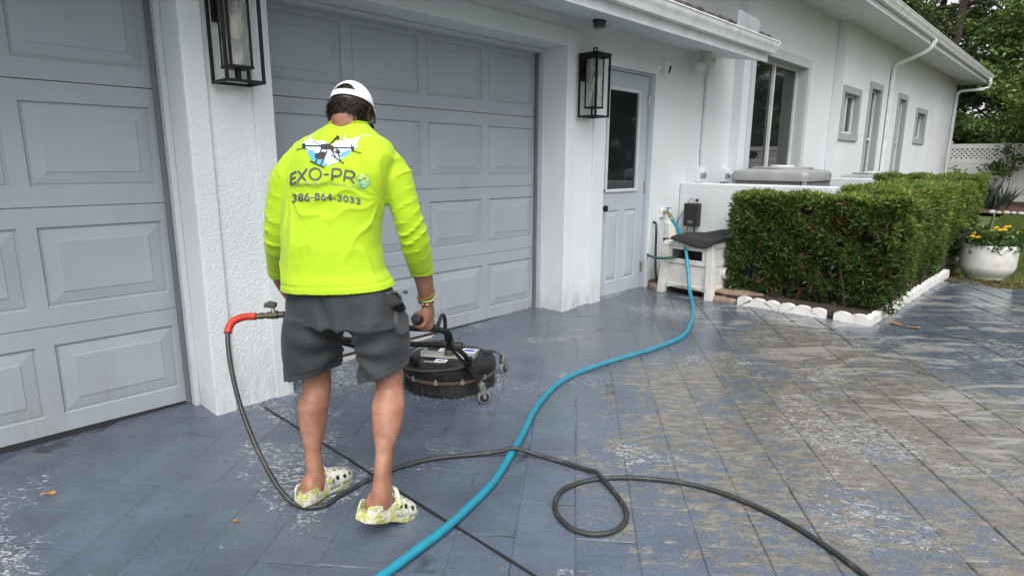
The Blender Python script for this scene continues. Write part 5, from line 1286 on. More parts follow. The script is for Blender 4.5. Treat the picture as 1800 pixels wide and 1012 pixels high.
# hands
def grip_hand(wrist, bar_c, bar_d, out_d, side, rbar=.018):
    # out_d: from bar centre towards the knuckles; fingers curl from there round the bar
    wrist, c, t_, o_ = Vector(wrist), Vector(bar_c), Vector(bar_d).normalized(), Vector(out_d).normalized()
    o_ = (o_-t_*o_.dot(t_)).normalized(); b_ = t_.cross(o_).normalized()*side
    fr = .0088; R_ = rbar+fr
    kn = [c+t_*(k-1.5)*.0195+o_*(R_+.004)-b_*.004 for k in range(4)]
    mid = (kn[1]+kn[2])/2
    # palm slab
    rg_ = []
    for f, w_, h_ in ((0,.026,.021),(.35,.034,.020),(.7,.041,.018),(1.0,.042,.014)):
        p = wrist.lerp(mid, f); ax = (mid-wrist).normalized(); a_ = (t_-ax*t_.dot(ax)).normalized(); n_ = ax.cross(a_)
        rg_.append([p+a_*w_*math.cos(6.2832*j/18)+n_*h_*math.sin(6.2832*j/18) for j in range(18)])
    bo.rings(rg_)
    for k in range(4):
        L = (.95,1.05,1.0,.85)[k]; P = []
        for i in range(9):
            a = rad(10+ (215*L)*i/8); P.append(c+t_*(k-1.5)*.0195+(o_*math.cos(a)+b_*math.sin(a))*R_)
        bo.tube(P, [fr*1.08,fr*1.02,fr*.98,fr*1.03,fr*.95,fr*.93,fr*.96,fr*.88,fr*.7], 10); bo.ball(kn[k], .0118, 8); bo.tube([kn[k], P[0]], .010, 10)
    th0 = wrist.lerp(mid,.35)-t_*.024-b_*.0; P = [th0, c-t_*.043+o_*.020-b_*.020, c-t_*.040-b_*(R_+.003)-o_*.004, c-t_*.030-o_*(R_*.9)-b_*.012]
    bo.tube(spline(P,3), [.015,.0145,.014,.0135,.013,.0125,.012,.0115,.0105,.008], 10)
gA, gB = Vector((.206,.275,.640)), Vector((.262,.42,.560))
grip_hand((.249,.312,.690), gA.lerp(gB,.36), (gB-gA), (.75,-.18,.28), 1, .0165)
barL0, barL1 = Vector((-.376,.30,.647)), Vector((.142,.44,.557))
grip_hand((-.322,.385,.705), barL0.lerp(barL1,.19), (barL1-barL0), (-.1,.45,.75), 1, .0165)
bme = remesh(bo, .0032, 9, .5)
def skin_disp(co, no):
    return vnoise(co, 45, 2.2)*.0005
def skinmat():
    m, t, b = nodes('tanned_skin'); p = N(t, 'ShaderNodeTexCoord').outputs['Object']
    c = ramp(t, noi(t, p, 16, 6, .65), [(.28, (.215,.095,.056)), (.52, (.345,.165,.103)), (.78, (.45,.245,.165))])
    hair = ss(t, noi(t, mapping(t, p, (260,260,60)), 1.0, 2, .5), .60, .68, 0, .35); c = mix(t, hair, c, (.09,.045,.028))
    c = mix(t, ss(t, noi(t, p, 6, 4, .6), .45, .7, 0, .5), c, (.33,.135,.080)); lk(t, c, b.inputs['Base Color']); b.inputs['Roughness'].default_value = .5; b.inputs['Subsurface Weight'].default_value = .12; b.inputs['Subsurface Radius'].default_value = (.01,.004,.002); b.inputs['Subsurface Scale'].default_value = .6
    bump(t, b, mth(t, 'ADD', noi(t, p, 220, 3), mth(t, 'MULTIPLY', noi(t, p, 28, 3), 2)), .35, .0012); return m
mt_skin = skinmat()
body = link('body', bme, mt_skin, man, smooth=True, fix=False)

# --- hair: short strands on the back and sides of the head, below the cap
mt_hair = M('dark_brown_hair', (.022,.015,.010), .45, var=.5, vs=60, local=True)
hb = MB()
rh = random.Random(12)
def headpt(th, ph, k=1.0):   # th: azimuth from the back (0) to each side, ph: polar from crown
    return Vector((.076*k*math.sin(ph)*math.sin(th), -.096*k*math.sin(ph)*math.cos(th), .012+.094*k*math.cos(ph)))
vs_, fs_ = [], []
rimb = lambda th: 1.50+.19*math.cos(th)
for k in range(6800):
    th = rh.uniform(-1.75,1.75); lim = 2.18+.30*min(abs(th),.9) if abs(th) < 1.25 else 2.0; ph = rh.uniform(.9, lim)
    if ph < rimb(th) and not (abs(th) < .45 and 1.08 < ph < 1.30): continue
    p = headpt(th, ph, 1.0); n_ = p.normalized(); q = p+n_*rh.uniform(.006,.014)+Vector((rh.uniform(-.01,.01), rh.uniform(-.006,.006), -rh.uniform(.008,.022)))
    r_ = q+n_*rh.uniform(-.002,.004)+Vector((rh.uniform(-.012,.012), rh.uniform(-.004,.004), -rh.uniform(.004,.014)))
    s_ = n_.cross(Vector((0,0,1))).normalized()*.0011; i = len(vs_)
    vs_ += [hp_(*(p-s_)), hp_(*(p+s_)), hp_(*(q+s_)), hp_(*(q-s_)), hp_(*r_)]; fs_ += [(i,i+1,i+2,i+3),(i+3,i+2,i+4)]
hb.add(vs_, fs_)
# scalp shell under the strands
R = []
for i in range(15):
    R.append([hp_(*(headpt(-1.8+3.6*j/24, .5+1.66*i/14, 1.03))) for j in range(25)])
mbs = MB(); mbs.add([p for r in R for p in r], [(i*25+j,i*25+j+1,(i+1)*25+j+1,(i+1)*25+j) for i in range(14) for j in range(24)]); hb.v, hb.f = hb.v, hb.f
off = len(hb.v); hb.v += [tuple(v) for v in mbs.v]; hb.f += [tuple(i+off for i in f) for f in mbs.f]
obj('hair', hb, mt_hair, man, smooth=True, fix=False)

# --- cap with the half-moon opening and strap at the back
mt_cap = fabric('white_cap_cotton', (.80,.80,.84), 500, .25, .8, .1)
def cappt(th, ph, k): return Vector((.082*k*math.sin(ph)*math.sin(th), -.1025*k*math.sin(ph)*math.cos(th), .015+.101*k*math.cos(ph)))
nA, nP = 96, 34; rim = lambda th: 1.47+.19*math.cos(th)
def in_hole(th, f):      # half moon above the strap, at the back
    if abs(th) > .60: return False
    lo, hi = .865, .64+.225*(abs(th)/.60)**2.2
    return hi < f < lo
cv, cf = [], []
for i in range(nP+1):
    for j in range(nA):
        th = -math.pi+2*math.pi*j/nA; ph = .02+(rim(th)-.02)*i/nP; cv.append(hp_(*cappt(th, ph, 1.0)))
for i in range(nP):
    for j in range(nA):
        th = -math.pi+2*math.pi*(j+.5)/nA
        if in_hole(th, (i+.5)/nP): continue
        k2 = (j+1) % nA; cf.append((i*nA+j, i*nA+k2, (i+1)*nA+k2, (i+1)*nA+j))
cme = bpy.data.meshes.new('cap'); cme.from_pydata([tuple(v) for v in cv], [], cf); cme.update()
cap = link('cap', cme, mt_cap, man, smooth=True); md = cap.modifiers.new('thick', 'SOLIDIFY'); md.thickness = .003; md.offset = 1
obj('button', MB().ball(hp_(0,0,.121), .007, 8), mt_cap, cap, smooth=True)
bl_ = MB(); R = []
for j in range(15):
    a = -1.0+2.0*j/14; e_ = Vector((.082*math.sin(a), .098*math.cos(a), .052)); f_ = Vector((.092*math.sin(a), .098*math.cos(a)+.065*math.cos(a*1.3), .030)); R.append([hp_(*e_), hp_(*f_), hp_(f_.x,f_.y,f_.z-.004), hp_(e_.x,e_.y,e_.z-.004)])
obj('bill', bl_.rings(R), mt_cap, cap, smooth=50)
st_ = MB(); R = []
for j in range(13):
    th = -.80+1.6*j/12; P = [hp_(*cappt(th, .02+(rim(th)-.02)*f, k)) for f, k in ((.862,1.012),(1.0,1.012),(1.0,1.04),(.862,1.04))]; R.append(P)
obj('strap', st_.rings(R), mt_cap, cap, smooth=50)
# glasses
gl = MB()
for s in (-1,1): gl.tube([hp_(.081*s,-.005,.004), hp_(.078*s,.05,.008), hp_(.066*s,.098,.006)], .0022, 6)
gl.tube([hp_(-.066,.098,.006), hp_(0,.112,.004), hp_(.066,.098,.006)], .002, 6)
obj('glasses_frame', gl, mt_black, man, smooth=True)
for s in (-1,1): obj('glasses_lens', MB().rings([[hp_(s*.034+.028*math.cos(6.283*j/16), .107-abs(.028*math.cos(6.283*j/16)+.0)*.1+d_, -.012+.020*math.sin(6.283*j/16)) for j in range(16)] for d_ in (0,.002)]), mt_glass, man)

# --- bracelets on the right wrist
wd = (Vector((.248,.31,.695))-Vector((.247,.28,.76))).normalized()
def ring_at(c, ax, R_, r_, n=26, tilt=0, fl=1.0):
    ax = Vector(ax).normalized(); a_ = ax.cross(Vector((0,1,0))).normalized(); b_ = ax.cross(a_); pts = [Vector(c)+(a_*math.cos(6.2832*j/n)+b_*math.sin(6.2832*j/n))*R_+ax*tilt*math.cos(6.2832*j/n) for j in range(n+1)]
    return pts
wc = Vector((.2475,.298,.722))
for nm, c_, R_, r_, tl, col in (('tan_wristband', wc-wd*.016, .0335, .0042, -.010, (.22,.12,.03)), ('green_wristband', wc-wd*.004, .0325, .0046, .002, (.42,.60,.16))):
    obj(nm, MB().tube(ring_at(c_, wd, R_, r_, 26, tl), r_, 8, cap=False), M(nm+'_rubber', col, .5, local=True), man, smooth=True)
cols = [(.55,.02,.02),(.75,.74,.70),(.03,.04,.30),(.55,.02,.02),(.70,.10,.02),(.75,.74,.70)]
bms = [M('bead_%s' % n_, c_, .25, local=True) for n_, c_ in zip(('red','white','blue','scarlet','orange','pearl'), cols)]
br = bpy.data.objects.new('bead_bracelet', None); COL.objects.link(br); br.parent = man
for j, p in enumerate(ring_at(wc+wd*.011, wd, .0315, .004, 22)[:-1]): obj('bead', MB().ball(p, .0047, 6), bms[j % 6], br, smooth=True)

# --- clogs
def clogmat(nm, lo):
    m, t, b = nodes(nm); p = N(t, 'ShaderNodeTexCoord').outputs['Object']
    n1 = noi(t, p, 26, 3, .5, 2.2); n2 = noi(t, mapping(t, p, (1,1,1), (1,.4,0)), 34, 3, .5, 2.0)
    c = mix(t, ss(t, n1, lo, lo+.04), (.66,.65,.57), (.47,.49,.085)); c = mix(t, ss(t, n2, .57, .60), c, (.40,.39,.41))
    sep = N(t, 'ShaderNodeSeparateXYZ'); lk(t, p, sep.inputs[0])
    lk(t, c, b.inputs['Base Color']); b.inputs['Roughness'].default_value = .55; bump(t, b, noi(t, p, 60, 3), .2, .001); return m
mt_clog = clogmat('marbled_clog_foam', .49); mt_clog2 = clogmat('pale_marbled_clog_foam', .58); mt_hole = M('clog_vent_dark', (.012,.011,.010), .8)
def clog(fr_, sg, label):
    prof = [(-.006,.024),(.010,.036),(.035,.041),(.08,.040),(.12,.043),(.165,.051),(.205,.052),(.235,.043),(.256,.026),(.263,.010)]
    def hw_(l): return float(np.interp(l, [q[0] for q in prof], [q[1] for q in prof]))
    ctr = lambda l: sg*.006*math.sin(l*9)
    sl_ = MB()
    R = []
    ls = list(np.linspace(-.005,.262,34))
    for l in ls:
        w_ = hw_(l); z0 = -.004+(.012 if l > .25 else 0)+ (.004 if .09 < l < .14 else 0); z1 = .028
        R.append([fpt(fr_, l, ctr(l)+w_*a_, z) for a_, z in ((-.93,z0),(.93,z0),(1.03,z0+.008),(1.0,z1),(-1.0,z1),(-1.03,z0+.008))])
    sole = obj('clog', sl_.rings(R), mt_clog, man, smooth=40); sole['label'] = label
    # upper: heel rim wall low, vamp closed dome from l=.11 forward
    up_ = MB(); R = []
    for l in np.linspace(-.004,.112,22):
        top = float(np.interp(l, [-.004,.004,.02,.04,.07,.085,.10,.112], [.046,.054,.058,.056,.052,.056,.068,.084]))
        w_ = hw_(l)+.001; wi = w_-.008
        R.append([fpt(fr_, l, ctr(l)+x_, z) for x_, z in ((-w_,.020),(-w_*.99,top),(-wi,top-.001),(-wi,.026),(wi,.026),(wi,top-.001),(w_*.99,top),(w_,.020))])
    obj('heel_cup', up_.rings(R), mt_clog, sole, smooth=45)
    vp = MB(); R = []; n = 22
    for l, top in ((.104,.086),(.112,.092),(.13,.090),(.155,.082),(.18,.074),(.205,.066),(.23,.054),(.248,.042),(.259,.030)):
        w_ = hw_(l)*1.02; R.append([fpt(fr_, l, ctr(l)+w_*math.cos(math.pi*j/n), .018+(top-.018)*math.sin(math.pi*j/n)**.62) for j in range(n+1)])
    vme = MB(); m_ = n+1; vme.add([p for r in R for p in r], [(i*m_+j,i*m_+j+1,(i+1)*m_+j+1,(i+1)*m_+j) for i in range(len(R)-1) for j in range(n)]); vme.f.append(tuple((len(R)-1)*m_+j for j in range(m_)))
    va = obj('vamp', vme, mt_clog2, sole, smooth=True); md = va.modifiers.new('thick','SOLIDIFY'); md.thickness = .006; md.offset = -1
    # vent holes
    def hole(l, f, r_):
        tops = np.interp(l, [.104,.112,.13,.155,.18,.205,.23,.248,.259], [.086,.092,.090,.082,.074,.066,.054,.042,.030]); w_ = hw_(l)*1.02; a = math.pi*f
        def sp(l2, a2):
            w2 = hw_(l2)*1.02; t2_ = np.interp(l2, [.104,.112,.13,.155,.18,.205,.23,.248,.259], [.086,.092,.090,.082,.074,.066,.054,.042,.030]); return fpt(fr_, l2, ctr(l2)+w2*math.cos(a2)*1.012, .018+(t2_-.018)*math.sin(a2)**.62+.0012)
        return [[sp(l+r_*math.cos(6.283*j/10)*k, a+r_/.05*math.sin(6.283*j/10)*k) for j in range(10)] for k in (1.0,.4)]
    for l, f, r_ in ((.150,.12,.008),(.150,.88,.008),(.185,.12,.0085),(.185,.88,.0085),(.218,.16,.008),(.218,.84,.008),(.24,.3,.006),(.24,.7,.006),(.155,.35,.006),(.155,.65,.006),(.19,.38,.006),(.19,.62,.006),(.215,.5,.006)):
        obj('vent', MB().rings(hole(l,f,r_), cap0=False), mt_hole, sole, smooth=True)
    # strap pushed forward and its rivets
    P = [fpt(fr_, .118, ctr(.11)-.047, .055)]+[fpt(fr_, .100+.012*math.sin(math.pi*i/10), ctr(.11)-.047+.094*i/10, .066+.040*math.sin(math.pi*i/10)**.7) for i in range(1,10)]+[fpt(fr_, .118, ctr(.11)+.047, .055)]
    obj('strap', MB().tube(spline(P,2), .0085, 8, flat=.5), mt_clog2, sole, smooth=True)
    for s in (-1,1):
        c_ = fpt(fr_, .118, ctr(.11)+s*.049, .055); ax = fr_[2]*s
        a_ = Vector((0,0,1)); b_ = ax.cross(a_)
        obj('rivet', MB().rings([[c_+ax*h+(a_*math.cos(6.283*j/12)+b_*math.sin(6.283*j/12))*r_ for j in range(12)] for r_, h in ((.010,-.004),(.010,.003),(.006,.004),(.0055,.003))]), mt_clog, sole, smooth=40)
        obj('rivet_mark', MB().rings([[c_+ax*h+(a_*math.cos(6.283*j/12)+b_*math.sin(6.283*j/12))*r_ for j in range(12)] for r_, h in ((.0055,.0035),(.002,.0042))], cap0=False), mt_hole, sole)
clog(frL, -1, 'left clog, flat on the hose'); clog(frR, 1, 'right clog, heel lifted')

# ------------------------------------------------------------------ rotary surface cleaner (built in the man's frame, its own thing)
def w2(p): 
    c_, s_ = math.cos(YAW), math.sin(YAW); return Vector((PB.x+p[0]*c_-p[1]*s_, PB.y+p[0]*s_+p[1]*c_, p[2]))
dc = w2((.235,1.235,0)); dz = gz(dc.y)
scl = thing('surface_cleaner', 'black rotary surface cleaner disc on casters with handlebar', 'surface cleaner', (dc.x,dc.y,dz), YAW)
def lc(p): return (p[0]-.235, p[1]-1.235, p[2]-dz)       # man's frame -> cleaner's frame
RD = .262
mt_deck = M('black_powder_coat', (.008,.008,.0085), .42, var=.3, bs=90, bd=.0012, dirt=(.03,.03,.029), ds=18, spec=.35)
obj('deck', MB().lathe([(.0,.150),(.06,.152),(.20,.148),(RD-.012,.142),(RD,.134),(RD+.002,.085),(RD-.006,.082),(RD-.008,.12)], n=64, cap0=False, cap1=False), mt_deck, scl, smooth=35)
obj('clamp_band', MB().lathe([(RD+.0025,.078),(RD+.006,.078),(RD+.006,.094),(RD+.0025,.094)], n=64, cap0=False, cap1=False), M('brown_strap', (.10,.065,.035), .6, bs=40, bd=.001), scl, smooth=30)
bri = MB(); rbz = random.Random(3)
for k in range(1500):
    a = rbz.uniform(0,6.283); r_ = RD-.004-rbz.uniform(0,.02); p = (r_*math.cos(a), r_*math.sin(a), .086); q = ((r_+rbz.uniform(-.008,.014))*math.cos(a+rbz.uniform(-.03,.03)), (r_+rbz.uniform(-.008,.014))*math.sin(a+rbz.uniform(-.03,.03)), rbz.uniform(.003,.012))
    t2 = Vector((-math.sin(a), math.cos(a), 0))*.0026; i = len(bri.v); bri.v += [tuple(Vector(p)-t2),tuple(Vector(p)+t2),tuple(Vector(q)+t2*.6),tuple(Vector(q)-t2*.6)]; bri.f.append((i,i+1,i+2,i+3))
o = obj('brush_skirt', bri, mt_rubber, scl, fix=False); o['kind'] = 'stuff'
obj('brush_core', MB().lathe([(RD-.012,.088),(RD-.012,.012),(RD-.03,.010)], n=48, cap0=False, cap1=False), mt_rubber, scl)
for k in range(12):
    a = k*math.pi/6+.35; c_, s_ = math.cos(a), math.sin(a); q = MB().obox(((RD+.008)*c_,(RD+.008)*s_,.087), (.003*c_,.003*s_,0), (-.011*s_,.011*c_,0), (0,0,.010)); q.ball(((RD+.010)*c_,(RD+.010)*s_,.102), .005, 6)
    obj('band_clip', q, mt_steel, scl)
# casters
def caster(pos_, ang, swivel):
    x, y = pos_; a = math.atan2(y, x); c_, s_ = math.cos(a), math.sin(a)
    root = obj('caster', MB().bar(((RD-.06)*c_,(RD-.06)*s_,.152),((RD+.01)*c_,(RD+.01)*s_,.150),.042,.006).bar(((RD+.008)*c_,(RD+.008)*s_,.150),(x*.97,y*.97,.118),.036,.006), mt_deck, scl)
    d = Vector((math.cos(swivel), math.sin(swivel), 0)); n_ = Vector((-d.y, d.x, 0)); hub = Vector((x,y,0))+d*.012+Vector((0,0,.037))
    obj('swivel', MB().lathe([(.020,.096),(.020,.112),(.014,.116)], (x,y,0), 14).lathe([(.006,.116),(.006,.126)], (x,y,0), 8), mt_steel, root, smooth=40)
    fk = MB()
    for s in (-1,1): fk.add([tuple(Vector((x,y,.098))+n_*s*.0175-d*.016), tuple(Vector((x,y,.098))+n_*s*.0175+d*.018), tuple(hub+n_*s*.0185+d*.008), tuple(hub+n_*s*.0185-d*.008),tuple(Vector((x,y,.098))+n_*s*.0195-d*.016), tuple(Vector((x,y,.098))+n_*s*.0195+d*.018), tuple(hub+n_*s*.0205+d*.008), tuple(hub+n_*s*.0205-d*.008)], [(0,1,2,3),(4,5,6,7),(0,1,5,4),(1,2,6,5),(2,3,7,6),(3,0,4,7)])
    obj('fork', fk, mt_steel, root)
    def disc(prof): return MB().rings([[hub+n_*h+(d*math.cos(6.283*j/28)+Vector((0,0,1))*math.sin(6.283*j/28))*r_ for j in range(28)] for r_, h in prof])
    obj('wheel', disc([(.028,-.011),(.0335,-.009),(.0345,0),(.0335,.009),(.028,.011)]), M('grey_caster_rubber', (.22,.22,.21), .6), root, smooth=40)
    obj('hub', disc([(.022,-.0135),(.026,-.0125),(.026,.0125),(.022,.0135)]), mt_blackpl, root, smooth=40)
    obj('axle', disc([(.007,-.0225),(.007,.0225)]), mt_steel, root)
caster((.301,.125), 0, .9); caster((.198,-.325), 0, .4); caster((-.30,-.10), 0, .6); caster((-.12,.32), 0, .7)
# deck plate, sticker, swivel, nuts
pl = MB(); a_ = rad(-12); ux, uy = Vector((math.cos(a_),math.sin(a_),0)), Vector((-math.sin(a_),math.cos(a_),0))
def dp(x, y, z): return tuple(ux*x+uy*y+Vector((0,0,z)))
mt_alu = M('dirty_aluminium', (.52,.51,.47), .45, .6, dirt=(.25,.22,.17), ds=30, local=True)
obj('mount_plate', MB().obox(dp(.0,.0,.157), ux*.155, uy*.050, (0,0,.004)).obox(dp(-.152,.0,.172), ux*.004, uy*.050, (0,0,.012)).obox(dp(.152,.0,.172), ux*.004, uy*.050, (0,0,.012)), mt_alu, scl, bevel=.003)
stk = M('white_sticker', (.70,.71,.72), .4, local=True); stb = M('blue_print_sticker', (.03,.09,.35), .4, local=True)
obj('sticker', MB().obox(dp(.02,.115,.1535), ux*.115, uy*.042, (0,0,.0008)), stk, scl); obj('sticker_print', MB().obox(dp(.085,.118,.155), ux*.030, uy*.016, (0,0,.0004)).obox(dp(-.02,.098,.155), ux*.06, uy*.006, (0,0,.0004)), stb, scl)
obj('sticker', MB().obox(dp(-.02,-.09,.1525), ux*.034, uy*.026, (0,0,.0008)), stk, scl); obj('sticker_print', MB().obox(dp(-.02,-.09,.154), ux*.022, uy*.008, (0,0,.0004)), stb, scl)
obj('sticker', MB().obox(dp(-.06,-.118,.1518), ux*.05, uy*.010, (0,0,.0008)), mt_alu, scl)
obj('swivel_hub', MB().lathe([(.030,.161),(.030,.185),(.022,.19),(.022,.235),(.026,.237),(.026,.258),(.016,.262)], n=18), M('olive_steel', (.09,.095,.07), .45, .5, local=True), scl, smooth=40)
# handle: two side arms, upper and lower crossbars
def tb(pts, r_, nm, mat=mt_black, k=5, parent=scl, n=14): return obj(nm, MB().tube(spline([lc(p) for p in pts], k), r_, n), mat, parent, smooth=True)
tb([(-.376,.30,.647),(-.326,.305,.645),(-.116,.36,.604),(.142,.44,.557),(.258,.46,.545),(.300,.478,.530),(.316,.50,.508),(.312,.525,.475),(.306,.55,.445),(.315,.60,.425)], .0125, 'handlebar')
tb([(.206,.275,.640),(.225,.325,.613),(.245,.375,.585),(.262,.425,.558)], .0165, 'grip', mt_rubber)
ge = Vector(lc((.206,.275,.640))); gd = (Vector((.206,.275,.640))-Vector((.225,.325,.613))).normalized()
obj('grip_end', MB().tube([ge-gd*.004, ge+gd*.004, ge+gd*.008], [.019,.0195,.015], 18), mt_rubber, scl, smooth=40)
tb([(-.30,.685,.440),(-.05,.64,.434),(.15,.615,.431),(.315,.60,.428)], .0125, 'crossbar')
tb([(.318,.592,.428),(.34,.70,.375),(.352,.86,.300),(.352,1.02,.226),(.350,1.10,.190)], .0125, 'side_arm'); tb([(-.32,.31,.640),(-.318,.44,.56),(-.305,.60,.47),(-.30,.685,.44),(-.18,.86,.34),(.0,1.02,.24),(.06,1.10,.195)], .0125, 'side_arm')
kj = Vector(lc((.322,.60,.427))); obj('pivot_knuckle', MB().tube([kj+Vector((-.035,.006,0)), kj+Vector((.040,-.004,0))], .021, 16).ball(kj+Vector((.046,-.006,0)), .009, 8), mt_blackpl, scl, smooth=40)
for p in ((.350,1.10,.178),(.06,1.10,.182)):
    q = lc(p); obj('arm_bracket', MB().obox((q[0],q[1]+.01,q[2]+dz-.012), (.020,0,0), (0,.03,0), (0,0,.018)).ball((q[0]+.022,q[1]+.01,q[2]+dz), .008, 6), mt_deck, scl, bevel=.003)
# high-pressure whip from the handlebar to the swivel hub
tb([(.262,.462,.535),(.275,.455,.575),(.285,.49,.60),(.290,.55,.57),(.288,.62,.46),(.30,.76,.36),(.335,.92,.25),(.345,1.02,.20),(.30,1.02,.172),(.12,.995,.165),(-.02,1.08,.175),(.06,1.21,.24),(.20,1.235,.262),(.235,1.235,.275)], .0085, 'whip_hose', mt_rubber, 6)

# ------------------------------------------------------------------ black pressure hose with valve and red bend restrictor
ph = thing('pressure_hose', 'dark grey pressure hose with red bend sleeve, looping under the clog and over the driveway', 'hose', (-1.93,.95,0))
mt_hose = M('grey_black_hose_rubber', (.026,.028,.028), .48, var=.2, bs=200, bd=.0006, dirt=(.10,.10,.095), ds=20)
kp = [(-2.395,.972,.6375),(-2.419,.947,.635),(-2.436,.917,.620),(-2.434,.896,.592),(-2.403,.879,.541),(-2.348,.863,.452),(-2.281,.858,.331),(-2.18,.860,.205),(-2.09,.872,.105),(-2.03,.888,.045),(-1.98,.910,.012),(-1.925,.948,.006),(-1.905,.995,.0065),(-1.925,1.068,.008),(-1.94,1.203,.011),(-1.931,1.334,.014),(-1.887,1.479,.017),(-1.789,1.618,.020),(-1.70,1.705,.036),(-1.66,1.742,.052),(-1.56,1.803,.030),(-1.435,1.839,.024),(-1.33,1.842,.034),(-1.285,1.835,.040),(-1.173,1.788,.023),(-1.078,1.722,.022),(-1.036,1.652,.020),(-1.039,1.578,.018),(-1.081,1.521,.017),(-1.15,1.50,.017),(-1.234,1.527,.017),(-1.295,1.584,.019),(-1.328,1.671,.020),(-1.307,1.769,.022),(-1.234,1.878,.025),(-1.131,1.963,.027),(-1.018,2.027,.028),(-.893,2.06,.029),(-.741,2.062,.029),(-.591,2.033,.028),(-.467,1.985,.027),(-.343,1.919,.026),(-.15,1.80,.023),(.3,1.5,.015),(1.2,1.2,.01)]
obj('hose', MB().tube(spline(kp,6), .0092, 12), mt_hose, ph, smooth=True, world=True)
obj('bend_sleeve', MB().tube(spline([(-2.378,.988,.640),(-2.40,.966,.6395),(-2.424,.942,.633),(-2.438,.915,.617),(-2.436,.899,.594),(-2.430,.893,.580)],4), [.0150]*19+[.0165,.0175], 16), M('red_rubber_sleeve', (.50,.035,.016), .38, var=.15, local=True, bs=70, bd=.0008), ph, smooth=True, world=True)
A, B_ = Vector((-2.378,.988,.640)), Vector((-2.295,1.067,.650)); vd = (B_-A).normalized(); L_ = (B_-A).length
obj('fitting', MB().tube([A-vd*.004, A+vd*.012, A+vd*.0121, A+vd*.03, A+vd*.0301, A+vd*.045], [.011,.011,.0135,.0135,.0115,.0115], 8).tube([A+vd*.046, A+vd*.062, A+vd*.0621, A+vd*.09, A+vd*.0901, A+vd*L_], [.0145,.0145,.0165,.0165,.0125,.0125], 8), M('tarnished_brass', (.13,.115,.075), .38, .8, dirt=(.04,.04,.035), ds=60, local=True), ph, smooth=30, world=True)
vc = A+vd*.076
obj('valve_stem', MB().tube([vc, vc+Vector((-.004,-.004,.022)), vc+Vector((-.006,-.006,.030))], [.011,.0085,.0075], 10), mt_steel, ph, smooth=40, world=True)
hc_ = vc+Vector((-.010,-.010,.040)); obj('valve_handle', MB().obox(hc_, Vector((.016,.016,-.002)), Vector((-.009,.009,0)), Vector((.002,.002,.009))).obox(hc_+Vector((.004,.004,.009)), Vector((.010,.010,-.003)), Vector((-.0085,.0085,0)), Vector((.001,.001,.005))), M('dirty_olive_plastic', (.075,.075,.06), .65, var=.3, bs=60, bd=.001, local=True), ph, bevel=.003, world=True)

# ------------------------------------------------------------------ water thrown out under the brush, fallen leaves
ws = MB(); rw = random.Random(6)
for k in range(420):
    a = rw.uniform(-2.6,1.3) if k < 260 else rw.gauss(-.35,.35); r_ = RD+.004+abs(rw.gauss(0,.05)); h_ = abs(rw.gauss(0,.014))*math.exp(-(r_-RD)*9)
    cx_, cy_ = r_*math.cos(a), r_*math.sin(a); p = Vector((dc.x+cx_*math.cos(YAW)-cy_*math.sin(YAW), dc.y+cx_*math.sin(YAW)+cy_*math.cos(YAW), 0)); s = rw.uniform(.0006,.0018)
    p.z = gz(p.y)+h_+.001; i = len(ws.v); ws.v += [(p.x+s,p.y,p.z),(p.x-s,p.y+s,p.z),(p.x-s,p.y-s,p.z),(p.x,p.y,p.z+s*1.6)]; ws.f += [(0+i,1+i,3+i),(1+i,2+i,3+i),(2+i,0+i,3+i)]
m, t, b = nodes('white_foam'); b.inputs['Base Color'].default_value = (.8,.82,.84,1); b.inputs['Roughness'].default_value = .2; lk(t, ramp(t, noi(t, pos(t), 90), [(.3,(.7,.73,.76)),(.7,(.85,.87,.88))]), b.inputs['Base Color'])
tag(obj('water_spray', ws, m, fix=False), 'white water droplets sprayed out round the cleaner brush', None, None, 'stuff')
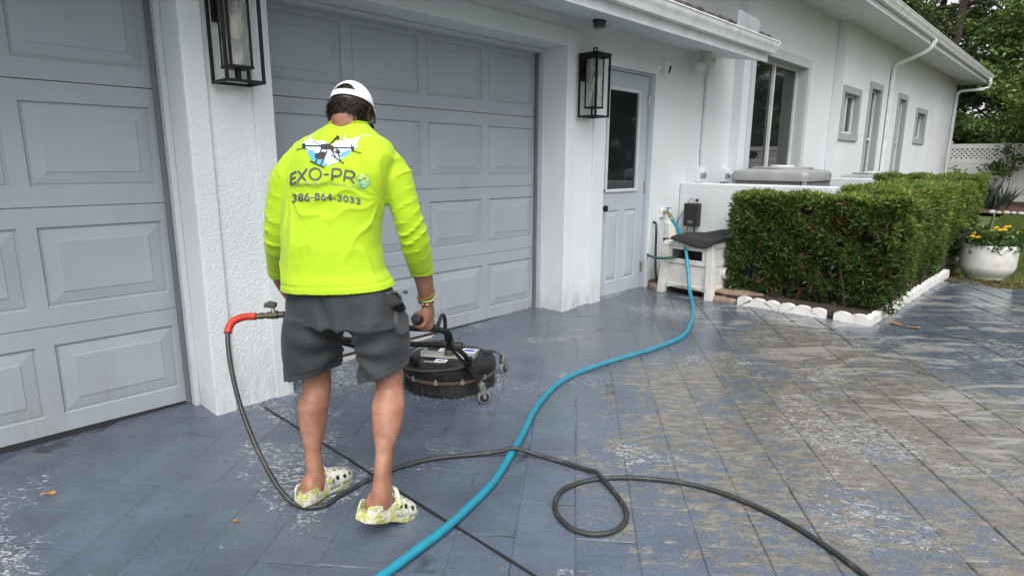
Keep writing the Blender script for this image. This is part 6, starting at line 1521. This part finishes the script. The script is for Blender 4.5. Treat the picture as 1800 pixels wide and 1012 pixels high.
def dry(loc, s, rz, label, seed):
    rr = random.Random(seed); mb = MB(); n = 10; P = [(s*math.cos(6.283*i/n)*(1 if i % 5 else 1.3), s*.45*math.sin(6.283*i/n), .004+.010*rr.random()) for i in range(n)]
    mb.add(P+[(0,0,.004)]+[(x,y,z-.0012) for x,y,z in P]+[(0,0,.0028)], [(i,(i+1)%n,n) for i in range(n)]+[((i+1)%n+n+1,i+n+1,2*n+1) for i in range(n)]+[(i,i+n+1,(i+1)%n+n+1,(i+1)%n) for i in range(n)])
    o = obj('dry_leaf', mb, mt_deadleaf); o.location = loc; o.rotation_euler = (0,0,rz); tag(o, label, 'leaf', 'dry fallen leaves on the driveway')
dry((-2.772,.296,gz(.3)+.002), .022, .9, 'curled tan dry leaf alone on the left of the driveway', 1)
dry((-.847,5.098,gz(5.1)+.002), .038, .3, 'dry tan leaf on the wet driveway right of the edging corner', 2)
dry((-.965,5.13,gz(5.1)+.002), .045, -.3, 'reddish dry leaf against the edging corner', 3)
dry((-2.44,1.235,gz(1.2)+.004), .022, .2, 'small brown leaf caught on the black joint left of the clogs', 4)
dry((-2.05,.72,gz(.7)+.002), .010, .5, 'tiny brown leaf scrap left of the left clog', 5)

# ------------------------------------------------------------------ fine mist hanging over the driveway beside the cleaner
mm_ = bpy.data.materials.new('water_mist'); mm_.use_nodes = True; t = mm_.node_tree; t.nodes.clear(); out = t.nodes.new('ShaderNodeOutputMaterial')
pv = N(t, 'ShaderNodeVolumePrincipled', Anisotropy=.2); pv.inputs['Color'].default_value = (.95,.97,1,1); gp = pos(t)
ctr_ = Vector((-2.25, 2.95, .16)); off_ = N(t, 'ShaderNodeVectorMath'); off_.operation = 'SUBTRACT'; lk(t, gp, off_.inputs[0]); off_.inputs[1].default_value = ctr_
sc_ = mapping(t, off_.outputs[0], (1/.85, 1/1.25, 1/.34)); ln_ = N(t, 'ShaderNodeVectorMath'); ln_.operation = 'LENGTH'; lk(t, sc_, ln_.inputs[0])
fall = ss(t, ln_.outputs['Value'], .25, 1.0, 1, 0); dn = mth(t, 'MULTIPLY', mth(t, 'MULTIPLY', fall, ss(t, noi(t, gp, 3.5, 3), .35, .7, .35, 1)), .34)
lk(t, dn, pv.inputs['Density']); lk(t, pv.outputs[0], out.inputs['Volume'])
mb = MB(); mb.ball(tuple(ctr_), 1.0, 14, (.85,1.25,.34)); 
o = obj('mist', mb, mm_); tag(o, 'thin white mist drifting over the driveway beside the cleaner', None, None, 'stuff')
